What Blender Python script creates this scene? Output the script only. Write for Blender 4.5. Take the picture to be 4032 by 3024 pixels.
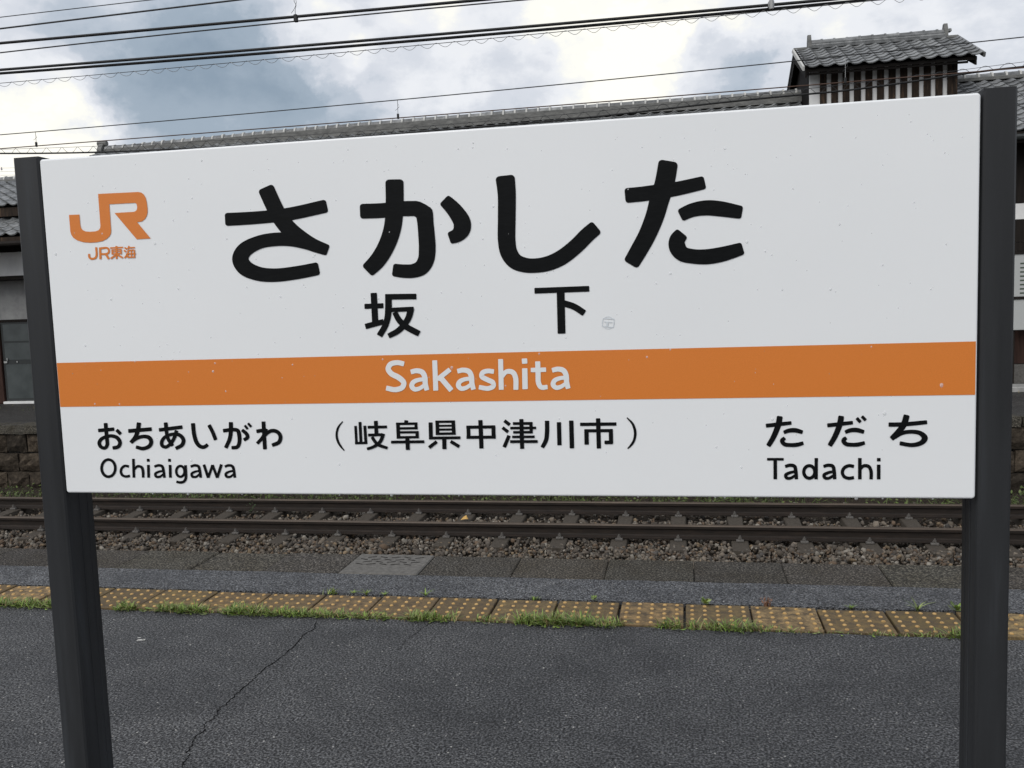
import bpy, math, random
import numpy as np
from mathutils import Vector, Matrix

for _o in list(bpy.data.objects):
    bpy.data.objects.remove(_o)
random.seed(7)
rng = np.random.default_rng(7)
SC = bpy.context.scene
COL = SC.collection

# ---------------------------------------------------------------- camera
FPX, YAW, PITCH, ROLL, CAMZ = 3543.9, 0.187752, -0.093556, -0.034556, 1.48786
F = np.array([-math.sin(YAW) * math.cos(PITCH), math.cos(YAW) * math.cos(PITCH), math.sin(PITCH)])
R0 = np.array([math.cos(YAW), math.sin(YAW), 0.0])
U0 = np.cross(R0, F)
RR = math.cos(ROLL) * R0 + math.sin(ROLL) * U0
UU = -math.sin(ROLL) * R0 + math.cos(ROLL) * U0
cam = bpy.data.cameras.new('camera')
cam.sensor_width = 36.0
cam.sensor_fit = 'HORIZONTAL'
cam.lens = FPX / 4032 * 36.0
cam.clip_start = 0.05
cam.clip_end = 5000
camo = bpy.data.objects.new('camera', cam)
COL.objects.link(camo)
camo.matrix_world = Matrix(((RR[0], UU[0], -F[0], 0), (RR[1], UU[1], -F[1], 0), (RR[2], UU[2], -F[2], CAMZ), (0, 0, 0, 1)))
SC.camera = camo

def ray(x, y):
    return F + RR * (x - 2016) / FPX - UU * (y - 1512) / FPX
def at_y(x, y, Y):
    d = ray(x, y)
    return np.array([0, 0, CAMZ]) + d * Y / d[1]
def at_z(x, y, z):
    d = ray(x, y)
    return np.array([0, 0, CAMZ]) + d * (z - CAMZ) / d[2]
def to_px(P):
    d = np.asarray(P, float) - np.array([0, 0, CAMZ])
    z = d @ F
    return 2016 + FPX * (d @ RR) / z, 1512 - FPX * (d @ UU) / z

# ---------------------------------------------------------------- sky, sun, exposure
SUN_EL, SUN_AZ = math.radians(40), math.radians(205)     # azimuth measured from +Y clockwise
world = bpy.data.worlds.new('World')
SC.world = world
world.use_nodes = True
nt = world.node_tree
nt.nodes.clear()
def wn(t, **kw):
    n = nt.nodes.new(t)
    for k, v in kw.items():
        setattr(n, k, v)
    return n
def wl(a, b):
    nt.links.new(a, b)
def wmath(op, a, b=None, clamp=False):
    n = wn('ShaderNodeMath', operation=op, use_clamp=clamp)
    for i, v in enumerate((a, b)):
        if v is None:
            continue
        if isinstance(v, (int, float)):
            n.inputs[i].default_value = v
        else:
            wl(v, n.inputs[i])
    return n.outputs[0]
sky = wn('ShaderNodeTexSky', sky_type='NISHITA')
sky.sun_disc = False
sky.sun_elevation = SUN_EL
sky.sun_rotation = SUN_AZ
sky.air_density = 1.2
sky.dust_density = 2.5
bg_sky = wn('ShaderNodeBackground')
bg_sky.inputs['Strength'].default_value = 0.10
wl(sky.outputs[0], bg_sky.inputs['Color'])
tc = wn('ShaderNodeTexCoord')
gen = tc.outputs['Generated']
# cloud field: fractal noise on the direction, stretched sideways as a low deck is
mp = wn('ShaderNodeMapping')
mp.inputs['Scale'].default_value = (4.2, 4.2, 9.0)
mp.inputs['Location'].default_value = (3.1, 0.7, 1.9)
wl(gen, mp.inputs['Vector'])
n1 = wn('ShaderNodeTexNoise')
n1.inputs['Scale'].default_value = 1.0
n1.inputs['Detail'].default_value = 9.0
n1.inputs['Roughness'].default_value = 0.55
n1.inputs['Distortion'].default_value = 0.35
wl(mp.outputs[0], n1.inputs['Vector'])
mp2 = wn('ShaderNodeMapping')
mp2.inputs['Scale'].default_value = (14, 14, 24)
wl(gen, mp2.inputs['Vector'])
n2 = wn('ShaderNodeTexNoise')
n2.inputs['Scale'].default_value = 1.0
n2.inputs['Detail'].default_value = 7.0
n2.inputs['Roughness'].default_value = 0.6
wl(mp2.outputs[0], n2.inputs['Vector'])
# wobble the direction a little so that the single clouds get ragged edges
wob = wn('ShaderNodeMix', data_type='VECTOR')
wob.inputs[0].default_value = 0.085
wl(gen, wob.inputs[4])
nw = wn('ShaderNodeTexNoise')
nw.inputs['Scale'].default_value = 13.0
nw.inputs['Detail'].default_value = 6.0
nw.inputs['Roughness'].default_value = 0.62
wl(gen, nw.inputs['Vector'])
wl(nw.outputs['Color'], wob.inputs[5])
wsub = wn('ShaderNodeVectorMath', operation='NORMALIZE')
wl(wob.outputs[1], wsub.inputs[0])
CLOUDS = [  # photo position, radius in degrees, amount (minus = dark belly, plus = sunlit rim)
    (880, 420, 5.2, -0.24), (1020, 330, 4.0, -0.10), (620, 390, 4.5, -0.12), (480, 60, 5.0, -0.13), (900, 90, 4.5, -0.10), (250, 250, 4.5, -0.05), (1280, 470, 4.5, -0.12),
    (1480, 60, 3.6, -0.09), (1880, 190, 2.4, -0.08), (2010, 330, 2.6, -0.20), (1600, 370, 3.6, -0.10), (1780, 90, 3.0, -0.05),
    (2840, 300, 3.0, -0.26), (3120, 310, 3.0, -0.16), (3900, 200, 6.0, -0.08), (2620, 300, 1.6, -0.10),
    (10, 510, 5.0, 0.24), (160, 590, 3.6, 0.20), (300, 150, 3.5, 0.05), (1230, 150, 3.0, 0.26), (1640, 210, 4.5, 0.26), (1950, 110, 4.0, 0.10),
    (2350, 240, 6.5, 0.28), (2560, 340, 4.0, 0.12), (2900, 120, 7.0, 0.08), (3400, 120, 8.0, 0.06),
]
tot = wmath('ADD', wmath('MULTIPLY', n1.outputs['Fac'], 0.56), wmath('MULTIPLY', n2.outputs['Fac'], 0.58))
tot = wmath('ADD', tot, 0.085)
wc = np.array([0.5, 0.5, 0.5])
for (cx_, cy_, rad, amp) in CLOUDS:
    d = ray(cx_, cy_)
    d = d / np.linalg.norm(d)
    d = d * (1 - 0.085) + wc * 0.085
    d = d / np.linalg.norm(d)
    dn = wn('ShaderNodeVectorMath', operation='DOT_PRODUCT')
    wl(wsub.outputs[0], dn.inputs[0])
    dn.inputs[1].default_value = d
    mr = wn('ShaderNodeMapRange', interpolation_type='SMOOTHERSTEP')
    mr.inputs['From Min'].default_value = math.cos(math.radians(rad * 1.25))
    mr.inputs['From Max'].default_value = 1.0
    mr.inputs['To Min'].default_value = 0.0
    mr.inputs['To Max'].default_value = amp
    wl(dn.outputs['Value'], mr.inputs['Value'])
    tot = wmath('ADD', tot, mr.outputs[0])
cr = wn('ShaderNodeValToRGB')
cr.color_ramp.interpolation = 'EASE'
e = cr.color_ramp.elements
e[0].position = 0.02
e[0].color = (0.25, 0.32, 0.40, 1)
e[1].position = 1.0
e[1].color = (1.05, 1.02, 0.93, 1)
for pos, c in ((0.34, (0.335, 0.405, 0.485, 1)), (0.50, (0.475, 0.53, 0.605, 1)), (0.63, (0.645, 0.675, 0.735, 1)), (0.80, (0.81, 0.825, 0.86, 1)), (0.96, (0.98, 0.965, 0.885, 1))):
    q = e.new(pos)
    q.color = c
wl(tot, cr.inputs['Fac'])
bg_c = wn('ShaderNodeBackground')
bg_c.inputs['Strength'].default_value = 1.0
wl(cr.outputs['Color'], bg_c.inputs['Color'])
mixs = wn('ShaderNodeMixShader')
mixs.inputs[0].default_value = 0.95
wl(bg_sky.outputs[0], mixs.inputs[1])
wl(bg_c.outputs[0], mixs.inputs[2])
wout = wn('ShaderNodeOutputWorld')
wl(mixs.outputs[0], wout.inputs['Surface'])

sun = bpy.data.lights.new('sun', 'SUN')
sun.energy = 1.5
sun.angle = math.radians(45)
sun.color = (1.0, 0.97, 0.92)
suno = bpy.data.objects.new('sun', sun)
COL.objects.link(suno)
sd = Vector((math.sin(SUN_AZ) * math.cos(SUN_EL), math.cos(SUN_AZ) * math.cos(SUN_EL), math.sin(SUN_EL)))
suno.rotation_euler = sd.to_track_quat('Z', 'Y').to_euler()
suno.location = (-3, -8, 12)

vs = SC.view_settings
vs.view_transform = 'Standard'
vs.look = 'None'
vs.exposure = 0.12
vs.gamma = 1.0
vs.use_curve_mapping = False
SC.cycles.use_denoising = True
SC.cycles.max_bounces = 6

# ---------------------------------------------------------------- materials
class NT:
    def __init__(self, name, rough=0.6, spec=0.4, metal=0.0):
        self.m = bpy.data.materials.new(name)
        self.m.use_nodes = True
        self.t = self.m.node_tree
        self.b = self.t.nodes['Principled BSDF']
        self.b.inputs['Roughness'].default_value = rough
        self.b.inputs['Specular IOR Level'].default_value = spec
        self.b.inputs['Metallic'].default_value = metal
        self.co = None
    def n(self, t, **kw):
        n = self.t.nodes.new(t)
        for k, v in kw.items():
            setattr(n, k, v)
        return n
    def l(self, a, b):
        self.t.links.new(a, b)
    def coord(self, world=True):
        if self.co is None:
            if world:
                g = self.n('ShaderNodeNewGeometry')
                self.co = g.outputs['Position']
            else:
                self.co = self.n('ShaderNodeTexCoord').outputs['Object']
        return self.co
    def noise(self, scale, detail=4, rough=0.55, stretch=None, dist=0.0):
        n = self.n('ShaderNodeTexNoise')
        n.inputs['Scale'].default_value = scale
        n.inputs['Detail'].default_value = detail
        n.inputs['Roughness'].default_value = rough
        n.inputs['Distortion'].default_value = dist
        v = self.coord()
        if stretch:
            m = self.n('ShaderNodeMapping')
            m.inputs['Scale'].default_value = stretch
            self.l(v, m.inputs['Vector'])
            v = m.outputs[0]
        self.l(v, n.inputs['Vector'])
        return n.outputs['Fac']
    def voro(self, scale, feature='F1', out='Distance'):
        n = self.n('ShaderNodeTexVoronoi', feature=feature)
        n.inputs['Scale'].default_value = scale
        self.l(self.coord(), n.inputs['Vector'])
        return n.outputs[out]
    def ramp(self, fac, stops, interp='LINEAR'):
        r = self.n('ShaderNodeValToRGB')
        r.color_ramp.interpolation = interp
        el = r.color_ramp.elements
        el[0].position, el[0].color = stops[0][0], (*stops[0][1], 1)
        el[1].position, el[1].color = stops[-1][0], (*stops[-1][1], 1)
        for p_, c_ in stops[1:-1]:
            q_ = el.new(p_)
            q_.color = (*c_, 1)
        self.l(fac, r.inputs['Fac'])
        return r.outputs['Color']
    def mix(self, fac, a, b, blend='MIX'):
        m = self.n('ShaderNodeMix', data_type='RGBA', blend_type=blend)
        for sock, v in ((m.inputs[0], fac), (m.inputs[6], a), (m.inputs[7], b)):
            if isinstance(v, (int, float)):
                sock.default_value = v
            elif isinstance(v, tuple):
                sock.default_value = (*v, 1)
            else:
                self.l(v, sock)
        return m.outputs[2]
    def math(self, op, a, b=None, clamp=False):
        m = self.n('ShaderNodeMath', operation=op, use_clamp=clamp)
        for i, v in enumerate((a, b)):
            if v is None:
                continue
            if isinstance(v, (int, float)):
                m.inputs[i].default_value = v
            else:
                self.l(v, m.inputs[i])
        return m.outputs[0]
    def color(self, c):
        if isinstance(c, tuple):
            self.b.inputs['Base Color'].default_value = (*c, 1)
        else:
            self.l(c, self.b.inputs['Base Color'])
        return self
    def rough(self, r):
        self.l(r, self.b.inputs['Roughness'])
    def bump(self, h, strength=0.4, dist=0.004):
        b = self.n('ShaderNodeBump')
        b.inputs['Strength'].default_value = strength
        b.inputs['Distance'].default_value = dist
        self.l(h, b.inputs['Height'])
        self.l(b.outputs[0], self.b.inputs['Normal'])

def g3(v, t=(1, 1, 1)):
    return (v * t[0], v * t[1], v * t[2])

def mat_asphalt(name, dark, light, speck, seed_off):
    A = NT(name, 0.62, 0.4)
    grain = A.noise(115, 2, 0.6)
    mid = A.noise(5.5, 6, 0.68)
    big = A.noise(1.6, 7, 0.72, (1, 1.4, 1), 0.6)
    mean = tuple(0.5 * (a + b) for a, b in zip(dark, light))
    c = A.ramp(grain, [(0.36, dark), (0.50, g3(0.55, mean)), (0.66, light)])
    c = A.mix(A.ramp(big, [(0.36, (0, 0, 0)), (0.64, (1, 1, 1))]), A.mix(1.0, c, (0.58, 0.585, 0.60), 'MULTIPLY'), c)
    c = A.mix(A.ramp(mid, [(0.38, (0, 0, 0)), (0.62, (1, 1, 1))]), A.mix(1.0, c, (0.76, 0.76, 0.765), 'MULTIPLY'), c)
    cell = A.voro(105, 'F1', 'Color')
    dist = A.voro(105, 'F1', 'Distance')
    sep = A.n('ShaderNodeSeparateColor')
    A.l(cell, sep.inputs[0])
    patchy = A.math('SUBTRACT', speck, A.math('MULTIPLY', A.math('SUBTRACT', big, 0.5), 0.5))
    on = A.math('MULTIPLY', A.math('GREATER_THAN', sep.outputs[0], patchy), A.math('LESS_THAN', dist, 0.40))
    tone = A.ramp(sep.outputs[1], [(0.0, (0.075, 0.076, 0.08)), (0.8, (0.17, 0.168, 0.165)), (0.97, (0.34, 0.33, 0.31)), (1.0, (0.60, 0.58, 0.55))])
    c = A.mix(on, c, tone)
    A.color(c)
    A.rough(A.ramp(big, [(0.35, (0.50,) * 3), (0.65, (0.74,) * 3)]))
    A.bump(grain, 1.0, 0.03)
    return A.m
M = {}
M['asphalt'] = mat_asphalt('asphalt', (0.006, 0.0062, 0.0068), (0.335, 0.337, 0.343), 0.75, 0)
M['asphalt_strip'] = mat_asphalt('asphalt_strip', (0.014, 0.0147, 0.016), (0.40, 0.408, 0.425), 0.60, 5)
M['asphalt_old'] = mat_asphalt('asphalt_old', (0.035, 0.033, 0.029), (0.12, 0.11, 0.10), 0.72, 9)

A = NT('coping_concrete', 0.8, 0.3)
oi = A.n('ShaderNodeObjectInfo')
c = A.ramp(A.noise(95, 2, 0.6), [(0.34, (0.014, 0.0125, 0.0105)), (0.52, (0.066, 0.060, 0.051)), (0.68, (0.25, 0.232, 0.203))])
c = A.mix(A.ramp(A.noise(5, 5, 0.6), [(0.38, (0, 0, 0)), (0.66, (1, 1, 1))]), c, A.mix(1.0, c, (0.74, 0.70, 0.62), 'MULTIPLY'))
c = A.mix(1.0, c, oi.outputs['Color'], 'MULTIPLY')
A.color(c)
A.bump(A.noise(60, 5, 0.8), 1.0, 0.02)
M['coping'] = A.m

A = NT('smooth_concrete', 0.75, 0.3)
c = A.ramp(A.noise(38, 5, 0.6), [(0.3, (0.085, 0.08, 0.072)), (0.7, (0.155, 0.147, 0.134))])
A.color(c)
A.bump(A.noise(90, 3), 0.25, 0.004)
M['concrete'] = A.m

A = NT('tactile_base', 0.8, 0.25)
oi = A.n('ShaderNodeObjectInfo')
dirt = A.ramp(A.noise(19, 7, 0.72), [(0.40, (1, 1, 1)), (0.66, (0, 0, 0))])
c = A.mix(dirt, A.mix(1.0, (0.325, 0.232, 0.108), oi.outputs['Color'], 'MULTIPLY'), (0.105, 0.079, 0.050))
c = A.mix(A.ramp(A.noise(190, 3, 0.7), [(0.35, (0.0,) * 3), (0.75, (0.6,) * 3)]), c, A.mix(1.0, c, (0.35, 0.34, 0.33), 'MULTIPLY'))
A.color(c)
A.bump(A.noise(160, 4), 0.6, 0.004)
M['tile_base'] = A.m
A = NT('tactile_stud', 0.6, 0.35)
c = A.ramp(A.noise(70, 4, 0.7), [(0.30, (0.22, 0.135, 0.055)), (0.5, (0.50, 0.31, 0.11)), (0.75, (0.62, 0.43, 0.20))])
A.color(c)
M['tile_stud'] = A.m

A = NT('rust_steel', 0.75, 0.35, 0.0)
c = A.ramp(A.noise(42, 5, 0.65, (0.12, 1, 1)), [(0.3, (0.010, 0.0075, 0.006)), (0.55, (0.020, 0.014, 0.0105)), (0.75, (0.036, 0.024, 0.017))])
A.color(c)
A.bump(A.noise(130, 3), 0.3, 0.002)
M['rust'] = A.m
A = NT('rail_head', 0.55, 0.5, 0.2)
c = A.ramp(A.noise(30, 5, 0.6, (0.06, 1, 1)), [(0.3, (0.045, 0.033, 0.024)), (0.6, (0.095, 0.070, 0.050)), (0.8, (0.15, 0.115, 0.085))])
A.color(c)
M['rail_head'] = A.m
A = NT('sleeper_concrete', 0.9, 0.2)
c = A.ramp(A.noise(55, 5, 0.65), [(0.3, (0.040, 0.033, 0.026)), (0.7, (0.088, 0.076, 0.062))])
A.color(c)
A.bump(A.noise(120, 3), 0.4, 0.004)
M['sleeper'] = A.m
A = NT('clip_metal', 0.55, 0.4, 0.1)
c = A.ramp(A.noise(90, 3), [(0.3, (0.060, 0.055, 0.050)), (0.7, (0.18, 0.168, 0.155))])
A.color(c)
M['clip'] = A.m

A = NT('ballast_stone', 0.9, 0.2)
at = A.n('ShaderNodeVertexColor', layer_name='Col')
c = A.mix(0.5, at.outputs['Color'], A.mix(1.0, at.outputs['Color'], A.ramp(A.noise(140, 4, 0.7), [(0.3, (0.35,) * 3), (0.72, (1.5,) * 3)]), 'MULTIPLY'))
A.color(c)
A.bump(A.noise(160, 3), 0.5, 0.004)
M['ballast'] = A.m
A = NT('ballast_bed', 0.95, 0.1)
c = A.ramp(A.noise(34, 6, 0.7), [(0.32, (0.012, 0.010, 0.008)), (0.7, (0.07, 0.056, 0.044))])
A.color(c)
A.bump(A.noise(40, 4), 0.9, 0.03)
M['bed'] = A.m
A = NT('dirt', 0.95, 0.1)
c = A.ramp(A.noise(9, 6, 0.7), [(0.3, (0.022, 0.018, 0.012)), (0.7, (0.07, 0.058, 0.038))])
A.color(c)
M['dirt'] = A.m

A = NT('leaf_green', 0.55, 0.35)
at = A.n('ShaderNodeVertexColor', layer_name='Col')
A.color(at.outputs['Color'])
A.b.inputs['Subsurface Weight'].default_value = 0.0
M['leaf'] = A.m

A = NT('sign_enamel', 0.30, 0.5)
c = A.ramp(A.noise(2.2, 3, 0.5), [(0.3, (0.800, 0.815, 0.822)), (0.7, (0.828, 0.842, 0.848))])
A.color(c)
A.bump(A.noise(7, 2), 0.02, 0.003)
M['enamel'] = A.m
A = NT('sign_orange', 0.33, 0.45)
A.color(A.ramp(A.noise(600, 2), [(0.3, (0.64, 0.186, 0.026)), (0.7, (0.71, 0.214, 0.034))]))
M['orange'] = A.m
A = NT('sign_black', 0.5, 0.10)
A.color(A.ramp(A.noise(60, 3, 0.6, (1, 1, 6)), [(0.4, (0.0028, 0.0034, 0.0038)), (0.72, (0.0055, 0.0062, 0.0068))]))
M['ink'] = A.m
A = NT('sign_white', 0.32, 0.45)
A.color((0.76, 0.78, 0.79))
M['white'] = A.m
A = NT('clear_sticker', 0.12, 0.6)
A.color((0.66, 0.70, 0.73))
M['sticker'] = A.m
A = NT('water_drop', 0.06, 0.7)
A.color((0.85, 0.87, 0.88))
A.b.inputs['Alpha'].default_value = 0.38
M['water'] = A.m
A = NT('post_paint', 0.42, 0.3)
st = A.noise(16, 5, 0.6, (1, 1, 0.07))
c = A.ramp(st, [(0.32, (0.017, 0.0178, 0.0190)), (0.6, (0.0245, 0.0258, 0.0278)), (0.8, (0.040, 0.044, 0.049))])
c = A.mix(A.ramp(A.noise(75, 4, 0.7), [(0.70, (0, 0, 0)), (0.80, (0.8,) * 3)]), c, (0.055, 0.058, 0.060))
A.color(c)
A.rough(A.ramp(st, [(0.3, (0.36,) * 3), (0.7, (0.55,) * 3)]))
M['post'] = A.m

A = NT('kawara', 0.36, 0.5)
oi = A.n('ShaderNodeObjectInfo')
c = A.ramp(A.noise(7.5, 4, 0.65), [(0.3, (0.085, 0.090, 0.091)), (0.7, (0.235, 0.240, 0.242))])
tint = A.ramp(oi.outputs['Random'], [(0.0, (0.62,) * 3), (0.5, (0.95,) * 3), (1.0, (1.45, 1.44, 1.42))])
c = A.mix(1.0, c, tint, 'MULTIPLY')
lich = A.ramp(A.noise(48, 5, 0.7), [(0.58, (0, 0, 0)), (0.72, (1, 1, 1))])
c = A.mix(A.math('MULTIPLY', lich, 0.55), c, (0.20, 0.20, 0.175))
A.color(c)
A.rough(A.ramp(A.noise(20, 4), [(0.3, (0.30,) * 3), (0.7, (0.55,) * 3)]))
A.bump(A.noise(60, 4), 0.25, 0.006)
M['kawara'] = A.m
A = NT('ridge_mortar', 0.9, 0.2)
A.color(A.ramp(A.noise(30, 4), [(0.3, (0.40, 0.40, 0.38)), (0.7, (0.62, 0.615, 0.59))]))
M['mortar'] = A.m
A = NT('ridge_grey', 0.75, 0.3)
c = A.ramp(A.noise(14, 6, 0.7, (0.4, 1, 1)), [(0.3, (0.085, 0.086, 0.083)), (0.6, (0.17, 0.17, 0.162)), (0.8, (0.28, 0.275, 0.255))])
A.color(c)
A.bump(A.noise(40, 4), 0.4, 0.01)
M['ridge'] = A.m
A = NT('dark_wood', 0.8, 0.25)
c = A.ramp(A.noise(22, 5, 0.65, (1, 1, 0.08)), [(0.3, (0.006, 0.0048, 0.004)), (0.7, (0.018, 0.0135, 0.0105))])
A.color(c)
M['dark_wood'] = A.m
A = NT('shaded_wood', 0.85, 0.15)
A.color((0.006, 0.0048, 0.0042))  # turret wood: eave shadow and unlit gable painted in as near-black
M['shaded_wood'] = A.m
A = NT('weathered_wood', 0.85, 0.2)
c = A.ramp(A.noise(20, 6, 0.7, (1, 1, 0.14)), [(0.32, (0.014, 0.011, 0.009)), (0.55, (0.036, 0.025, 0.018)), (0.74, (0.13, 0.082, 0.052))])
A.color(c)
M['weathered'] = A.m
A = NT('brown_wood', 0.8, 0.25)
A.color(A.ramp(A.noise(24, 5, 0.65, (1, 1, 0.08)), [(0.3, (0.022, 0.011, 0.008)), (0.7, (0.060, 0.030, 0.022))]))
M['brown_wood'] = A.m
A = NT('plaster', 0.9, 0.2)
c = A.ramp(A.noise(3.5, 6, 0.65, (1, 1, 0.5)), [(0.3, (0.66, 0.66, 0.65)), (0.7, (0.80, 0.80, 0.785))])
A.color(c)
M['plaster'] = A.m
A = NT('plaster_grey', 0.9, 0.2)
A.color(A.ramp(A.noise(5, 6, 0.65), [(0.3, (0.27, 0.27, 0.265)), (0.7, (0.40, 0.40, 0.39))]))
M['plaster_grey'] = A.m
A = NT('frosted_glass', 0.28, 0.5)
A.color(A.ramp(A.noise(3, 3), [(0.3, (0.040, 0.048, 0.048)), (0.7, (0.075, 0.086, 0.086))]))
M['glass'] = A.m
A = NT('door_metal', 0.5, 0.4, 0.1)
A.color((0.030, 0.034, 0.034))
M['door_metal'] = A.m
A = NT('latch_metal', 0.3, 0.5, 0.8)
A.color((0.6, 0.6, 0.58))
M['latch'] = A.m
A = NT('rough_stone', 0.92, 0.2)
oi = A.n('ShaderNodeObjectInfo')
c = A.ramp(A.noise(11, 7, 0.7), [(0.3, (0.016, 0.013, 0.010)), (0.55, (0.055, 0.046, 0.036)), (0.78, (0.16, 0.135, 0.105))])
c = A.mix(1.0, c, A.ramp(oi.outputs['Random'], [(0.0, (0.45,) * 3), (1.0, (1.5, 1.4, 1.3))]), 'MULTIPLY')
A.color(c)
A.bump(A.noise(28, 6, 0.7), 0.8, 0.03)
M['stone'] = A.m
A = NT('cable_black', 0.55, 0.35)
A.color((0.012, 0.0125, 0.013))
M['cable'] = A.m
A = NT('cable_grey', 0.5, 0.4, 0.3)
A.color((0.035, 0.036, 0.038))
M['wire'] = A.m
A = NT('contact_wire', 0.6, 0.4, 0.3)
A.color((0.085, 0.048, 0.034))
M['copper'] = A.m
A = NT('galvanised', 0.45, 0.5, 0.5)
A.color((0.33, 0.33, 0.325))
M['galv'] = A.m
A = NT('crack_dark', 0.95, 0.05)
A.color((0.0035, 0.0035, 0.0035))
M['crack'] = A.m
A = NT('chalk_white', 0.9, 0.2)
A.color((0.55, 0.54, 0.51))
M['chalk'] = A.m
A = NT('yellow_leaf', 0.7, 0.2)
A.color(A.ramp(A.noise(60, 3), [(0.3, (0.50, 0.29, 0.08)), (0.7, (0.62, 0.40, 0.14))]))
M['yellow'] = A.m
A = NT('pale_concrete', 0.8, 0.3)
A.color(A.ramp(A.noise(12, 5), [(0.3, (0.22, 0.22, 0.21)), (0.7, (0.36, 0.355, 0.34))]))
M['smooth_step'] = A.m
A = NT('notice_paper', 0.6, 0.3)
A.color((0.42, 0.43, 0.42))
M['notice'] = A.m
A = NT('print_grey', 0.7, 0.2)
A.color((0.07, 0.09, 0.07))
M['print'] = A.m

# ---------------------------------------------------------------- object helpers
WO = {}
def wpos(o):
    return WO.get(o.name, np.zeros(3)) if o else np.zeros(3)
def tag(o, label=None, cat=None, group=None, kind=None):
    if label: o['label'] = label
    if cat: o['category'] = cat
    if group: o['group'] = group
    if kind: o['kind'] = kind
    return o
def empty(name, loc, label, cat, group=None):
    o = bpy.data.objects.new(name, None)
    COL.objects.link(o)
    o.location = loc
    o.empty_display_size = 0.1
    WO[o.name] = np.array(loc, float)
    return tag(o, label, cat, group)
def obj(name, verts, faces, mat, parent=None, smooth=False, origin=None, matidx=None, cols=None):
    v = np.asarray(verts, float)
    if origin is None:
        lo, hi = v.min(0), v.max(0)
        origin = np.array([(lo[0] + hi[0]) / 2, (lo[1] + hi[1]) / 2, lo[2]])
    origin = np.asarray(origin, float)
    me = bpy.data.meshes.new(name)
    me.from_pydata((v - origin).tolist(), [], faces)
    for m in (mat if isinstance(mat, (list, tuple)) else [mat]):
        me.materials.append(m)
    if matidx is not None:
        me.polygons.foreach_set('material_index', np.asarray(matidx, dtype=np.int32))
    if smooth:
        me.polygons.foreach_set('use_smooth', [True] * len(me.polygons))
    if cols is not None:
        a = me.color_attributes.new('Col', 'FLOAT_COLOR', 'POINT')
        a.data.foreach_set('color', np.asarray(cols, dtype=np.float32).ravel())
    me.update()
    o = bpy.data.objects.new(name, me)
    COL.objects.link(o)
    o.location = origin - wpos(parent)
    o.parent = parent
    WO[o.name] = origin
    return o
def copy_obj(src, loc, parent=None, rot=None):
    o = src.copy()
    COL.objects.link(o)
    o.parent = parent
    o.location = np.asarray(loc, float) - wpos(parent)
    WO[o.name] = np.asarray(loc, float)
    if rot is not None:
        o.rotation_euler = rot
    return o

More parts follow.
